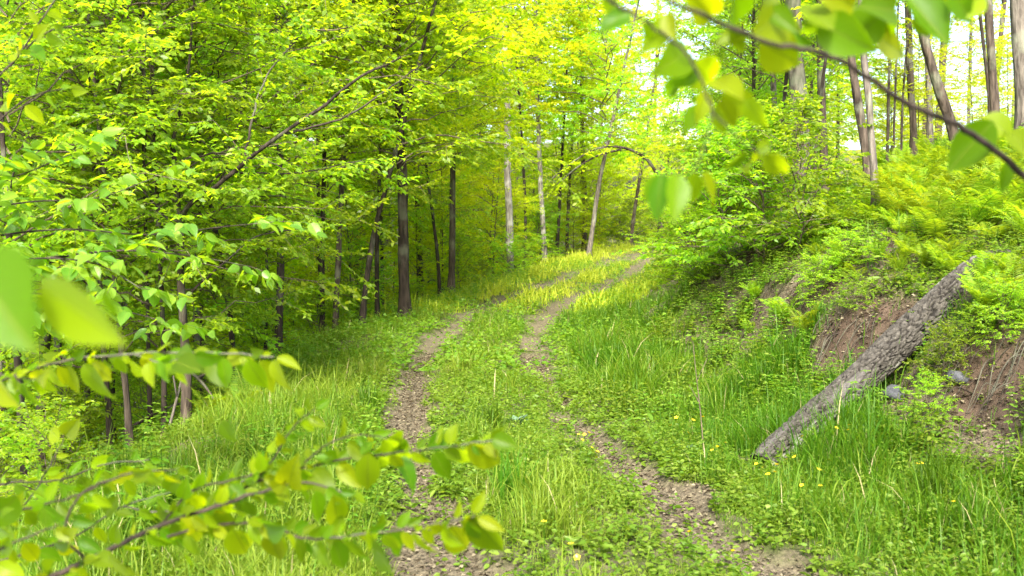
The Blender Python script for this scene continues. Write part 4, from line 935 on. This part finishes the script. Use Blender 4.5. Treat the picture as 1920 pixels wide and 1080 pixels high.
# ------------------------------------------------------------------ leafy branches close to the camera
def _one(name, tv, pos, d, n, L_, W_, mat, rg):
    V, F, k = leaf_arrays(pos, d, n, L_, W_, (tv, T_LEAF[1]))
    return mesh_from(name, V, F, mat, {"rnd": np.full(k, rg.random()), "leaf_x": T_LEAF[0][:, 0], "leaf_y": T_LEAF[0][:, 1]})
def one_leaf(root, b, t, wf, roll, mat, rg):
    b = np.array(b); t = np.array(t); d = t - b; Ln = np.linalg.norm(d); x = d / Ln
    n0 = np.cross(np.cross(x, [0, -1.0, 0]), x); n0 = n0 / max(1e-6, np.linalg.norm(n0)); s0 = np.cross(x, n0)
    n = n0 * math.cos(roll) + s0 * math.sin(roll)
    tv = T_LEAF[0].copy(); cu = rg.uniform(-.2, 2.0); fo = rg.uniform(.5, 2.2)
    zf = np.abs(tv[:, 1]) * .16; tv[:, 2] = (tv[:, 2] - zf) * cu + zf * fo; tw = rg.normal(0, .35) * tv[:, 0]
    tv[:, 1], tv[:, 2] = tv[:, 1] * np.cos(tw) - tv[:, 2] * np.sin(tw), tv[:, 1] * np.sin(tw) + tv[:, 2] * np.cos(tw)
    me = _one("branch_leaf", tv, np.zeros((1, 3)), d[None], n[None], np.array([Ln]), np.array([Ln * wf / .96]), mat, rg)
    o = obj("leaf", me, root); o.location = b
def fg_branch(name, label, stems, explicit, gen, seed, leafmat, stem_mat=None, per=(.0, 0)):
    """stems: (px polyline with depth, w0, w1); explicit: (bx,by,tx,ty,width fraction,depth); gen: (stem index, spacing px, leaf px, droop)"""
    rg = np.random.default_rng(seed); base = at(*stems[0][0][0]); root = thing(name, label, "branch", base)
    for pp, w0, w1 in stems:
        p = resample(np.array([at(*q) for q in pp]) - base, max(12, len(pp) * 5)); Ym = np.mean([q[2] for q in pp])
        p += rg.normal(0, .0012, p.shape)
        tb = Tubes(); tb.add(p, np.linspace(w0, w1, len(p)) / FPX * Ym / 2, 7); obj("stem", tb.mesh("branch_stem", stem_mat or M['bark_dark']), root)
    for bx_, by_, tx_, ty_, wf, Yd in explicit:
        if seed == 1:
            Yd += .12; cx_, cy2 = (bx_ + tx_) / 2, (by_ + ty_) / 2; tx_, ty_ = bx_ + (tx_ - bx_) * .9, by_ + (ty_ - by_) * .9
        one_leaf(root, at(bx_, by_, Yd) - base, at(tx_, ty_, Yd + rg.normal(0, .04)) - base, wf, rg.normal(0, .35), leafmat, rg)
    for si, sp, lp, dr in gen:
        pp = np.array(stems[si][0], float); c = np.concatenate([[0], np.cumsum(np.hypot(*np.diff(pp[:, :2], axis=0).T))]); n = int(c[-1] / sp)
        for k in range(n + 1):
            d_ = c[-1] * (k + .5 * rg.random()) / n; d_ = min(d_, c[-1]); q = [np.interp(d_, c, pp[:, w]) for w in range(3)]; q2 = [np.interp(min(c[-1], d_ + 15), c, pp[:, w]) - np.interp(max(0, d_ - 15), c, pp[:, w]) for w in range(2)]
            an = math.atan2(q2[1], q2[0]) + (1 if k % 2 else -1) * rg.uniform(.4, 1.25) * (0 if k >= n else 1); l_ = lp * rg.uniform(.6, 1.2); fs = rg.uniform(.45, 1)
            dx, dy = math.cos(an) * l_ * fs, math.sin(an) * l_ * fs + dr * l_ * rg.uniform(.1, 1.1)
            pet = .14; bq = (q[0] + dx * pet, q[1] + dy * pet, q[2] + rg.normal(0, .05))
            tq = (bq[0] + dx, bq[1] + dy, bq[2] + rg.normal(0, .6) * l_ / FPX * q[2])
            one_leaf(root, at(*bq) - base, at(*tq) - base, rg.uniform(.42, .56), rg.normal(0, .65), leafmat, rg)
    return root
NL = M['leaf_near']
fg_branch("leafy_branch", "dark twig with big blurred leaves crossing the upper right corner close to the lens",
    [([(1990, 390, 1.8), (1900, 312, 1.7), (1850, 270, 1.65), (1790, 232, 1.6), (1680, 182, 1.5), (1610, 132, 1.45), (1540, 100, 1.4), (1440, 78, 1.35), (1330, 33, 1.3), (1225, -14, 1.25), (1150, -60, 1.25)], 17, 6),
     ([(1100, -40, 1.35), (1130, -10, 1.35), (1215, 45, 1.35), (1290, 105, 1.36), (1315, 150, 1.36), (1336, 208, 1.36)], 8, 4),
     ([(1336, 208, 1.36), (1322, 265, 1.34), (1300, 318, 1.33), (1240, 328, 1.33)], 3, 2), ([(1336, 208, 1.36), (1380, 255, 1.35), (1425, 288, 1.35)], 3, 2)],
    [(1150, -20, 1138, 42, .5, 1.3), (1262, 22, 1193, 114, .38, 1.3), (1250, 28, 1268, 78, .6, 1.3), (1300, 12, 1345, -40, .5, 1.3), (1440, 18, 1502, 62, .5, 1.3), (1425, 78, 1512, 128, .8, 1.32), (1372, 52, 1404, 108, .6, 1.3),
     (1520, 92, 1428, 36, .6, 1.35), (1560, 22, 1492, 86, .6, 1.35), (1535, 42, 1655, 104, .6, 1.35), (1655, 28, 1556, 100, .65, 1.4), (1620, -25, 1644, 36, .7, 1.4), (1662, 8, 1664, 86, .22, 1.4), (1700, -4, 1796, 88, .5, 1.45), (1715, 14, 1744, 78, .5, 1.45),
     (1785, -30, 1822, 54, .7, 1.4), (1762, -12, 1696, 34, .55, 1.45), (1298, 112, 1356, 178, .6, 1.33), (1308, 196, 1282, 254, .55, 1.33), (1350, 186, 1384, 248, .6, 1.33), (1396, 188, 1446, 248, .5, 1.34), (1280, 148, 1236, 190, .45, 1.36), (1350, 185, 1440, 205, .5, 1.38),
     (1240, 326, 1230, 430, .42, 1.33), (1268, 326, 1274, 418, .46, 1.31), (1318, 322, 1348, 402, .42, 1.33), (1228, 330, 1206, 388, .4, 1.36), (1400, 284, 1346, 328, .42, 1.34), (1412, 286, 1404, 334, .5, 1.36), (1428, 290, 1488, 338, .48, 1.34), (1420, 286, 1450, 268, .5, 1.36),
     (1862, 226, 1764, 336, .55, 1.55), (1846, 216, 1906, 262, .75, 1.6), (1890, 300, 1878, 372, .34, 1.65), (1834, 236, 1796, 268, .5, 1.6), (1896, 246, 1934, 296, .5, 1.6), (1335, 30, 1290, -20, .5, 1.3), (1400, 60, 1330, 90, .5, 1.32), (1465, 20, 1420, 70, .6, 1.33), (1510, 10, 1570, 60, .6, 1.36), (1600, 10, 1530, -30, .55, 1.36), (1640, 60, 1700, 110, .5, 1.42), (1680, 20, 1600, 10, .6, 1.4), (1210, 40, 1250, 100, .45, 1.3), (1180, 20, 1120, 60, .45, 1.3), (1740, -10, 1800, 20, .6, 1.45), (1840, -10, 1790, 40, .5, 1.45), (1310, 130, 1260, 170, .55, 1.33), (1340, 150, 1400, 190, .55, 1.34), (1325, 170, 1310, 235, .5, 1.33), (1290, 95, 1240, 130, .5, 1.34), (1340, 200, 1360, 262, .5, 1.33), (1300, 322, 1306, 392, .45, 1.33), (1480, 82, 1470, 10, .55, 1.36), (1590, 60, 1610, -30, .6, 1.4), (1385, 40, 1372, -30, .5, 1.32)], [], 1, NL)
fg_branch("leafy_branch", "two very large blurred leaves at the left edge nearest to the lens",
    [([(-140, 440, .8), (-60, 470, .8), (-10, 490, .8), (80, 532, .8), (200, 546, .8)], 4, 2)],
    [(-50, 488, 36, 642, .75, .78), (74, 532, 246, 648, .46, .8), (196, 544, 220, 600, .42, .84), (-20, 500, -90, 640, .6, .8)], [], 2, NL)
fg_branch("leafy_branch", "level twig with a hanging row of fresh leaves across the left above the stems",
    [([(-120, 760, 2.4), (-40, 735, 2.35), (60, 692, 2.3), (150, 672, 2.3), (250, 664, 2.25), (350, 660, 2.25), (440, 664, 2.2), (512, 668, 2.2)], 6, 3),
     ([(-60, 690, 2.2), (0, 702, 2.2), (70, 712, 2.2)], 4, 2), ([(250, 664, 2.25), (300, 680, 2.2), (360, 668, 2.15)], 3, 2)],
    [], [(0, 11, 58, .6), (1, 14, 54, .6), (2, 20, 54, .5)], 3, NL)
fg_branch("leafy_branch", "brown forked branch with crowded leaves filling the lower left corner",
    [([(60, 1100, 2.1), (160, 1052, 2.1), (230, 1018, 2.1), (300, 985, 2.1), (400, 952, 2.1), (480, 925, 2.1), (570, 905, 2.1), (650, 925, 2.1)], 13, 4),
     ([(160, 1052, 2.1), (120, 1000, 2.05), (150, 930, 2.05), (240, 890, 2.05), (330, 880, 2.05)], 6, 3),
     ([(-60, 990, 2.2), (60, 952, 2.15), (140, 930, 2.1), (200, 905, 2.1)], 6, 3), ([(-60, 1060, 2.0), (40, 1012, 2.0), (110, 985, 2.0)], 6, 3), ([(300, 985, 2.1), (360, 920, 2.15), (440, 900, 2.15), (520, 880, 2.2)], 5, 3)],
    [], [(0, 17, 62, .5), (1, 17, 58, .35), (2, 15, 56, .3), (3, 15, 56, .35), (4, 14, 58, .4)], 4, NL)
fg_branch("leafy_branch", "crowd of leafy twigs at the bottom left corner behind the brown forked branch",
    [([(-80, 930, 2.9), (20, 905, 2.9), (110, 900, 2.9), (200, 870, 2.9), (280, 862, 2.9)], 5, 2), ([(-80, 1070, 2.7), (40, 1040, 2.7), (150, 1000, 2.7), (230, 950, 2.7), (330, 920, 2.7)], 5, 2),
     ([(-60, 1000, 2.8), (30, 960, 2.8), (90, 880, 2.8), (120, 820, 2.8)], 5, 2), ([(230, 950, 2.7), (320, 960, 2.7), (420, 930, 2.7), (480, 880, 2.7)], 4, 2)],
    [], [(0, 20, 50, .35), (1, 20, 50, .35), (2, 20, 48, .3), (3, 18, 48, .4)], 15, NL)
fg_branch("leafy_branch", "low twig whose bright leaves reach over the left rut at the bottom",
    [([(315, 1006, 2.1), (400, 985, 2.1), (480, 980, 2.1), (580, 1010, 2.05), (690, 1000, 2.0), (800, 985, 2.0), (890, 968, 2.0)], 6, 3)],
    [(880, 965, 945, 1035, .42, 2.0)], [(0, 9, 60, .5)], 5, NL)
fg_branch("leafy_branch", "raised twig ending in one bright yellow leaf over the grassy strip",
    [([(330, 975, 2.2), (400, 950, 2.2), (480, 905, 2.2), (560, 880, 2.2), (640, 862, 2.2), (730, 850, 2.15), (830, 838, 2.1), (925, 826, 2.1)], 6, 2.5),
     ([(480, 905, 2.2), (520, 850, 2.2), (550, 800, 2.2), (590, 768, 2.2)], 4, 2), ([(560, 880, 2.2), (620, 830, 2.15), (680, 815, 2.15), (740, 825, 2.15)], 4, 2)],
    [(924, 822, 970, 838, .62, 2.05), (880, 830, 940, 868, .45, 2.08), (690, 850, 690, 926, .55, 2.1), (415, 790, 440, 830, .6, 2.3)], [(0, 10, 54, .35), (1, 10, 50, .35), (2, 11, 50, .3)], 6, NL)
fg_branch("leafy_branch", "loose yellow leaved twigs in the upper left corner",
    [([(-60, 190, 3.6), (30, 110, 3.6), (70, 50, 3.6), (110, -10, 3.6)], 5, 3), ([(-60, 290, 3.6), (0, 225, 3.6), (60, 180, 3.6), (130, 165, 3.6)], 4, 2), ([(30, 110, 3.6), (90, 60, 3.6), (165, 45, 3.6)], 4, 2)],
    [], [(0, 24, 46, .4), (1, 24, 46, .45), (2, 22, 46, .5)], 7, NL)

for g_, l_ in (("shrubs on the right bank", "bright shrub above the undercut soil of the right bank"), ("low shrubs over the bare soil", "low shrub overhanging the bare red soil by the log"),
               ("small shrubs right of the log", "small leafy shrub right of the fallen log"), ("trees on the slope right of the bend", "broad leafy tree on the slope right of the bend"),
               ("thin trees on the right skyline", "thinly leaved tree on the right skyline"), ("young trees above the right bank shrubs", "leafy young tree above the right bank shrubs"),
               ("pole saplings on the right skyline", "bare pole sapling on the skyline right of the mottled trunk"), ("exposed roots on the undercut", "tangle of exposed roots on the undercut soil"),
               ("dry roots at the right edge", "tangle of dry roots on bare soil at the right edge"), ("shrubs lining the track near the bend", "green shrub lining the right of the track near the bend"),
               ("small ferns left of the bare soil", "small fern on the bank left of the bare soil"), ("ferns at the left thicket", "low fern in the shade at the left thicket"),
               ("young trees of the near left thicket", "young leafy tree crowded in the near left thicket"), ("bushes on the right skyline", "low bright bush between the right skyline trunks"), ("saplings between the dark trunks", "bushy bright sapling between the dark trunks left of the track")):
    by_place(g_, l_)
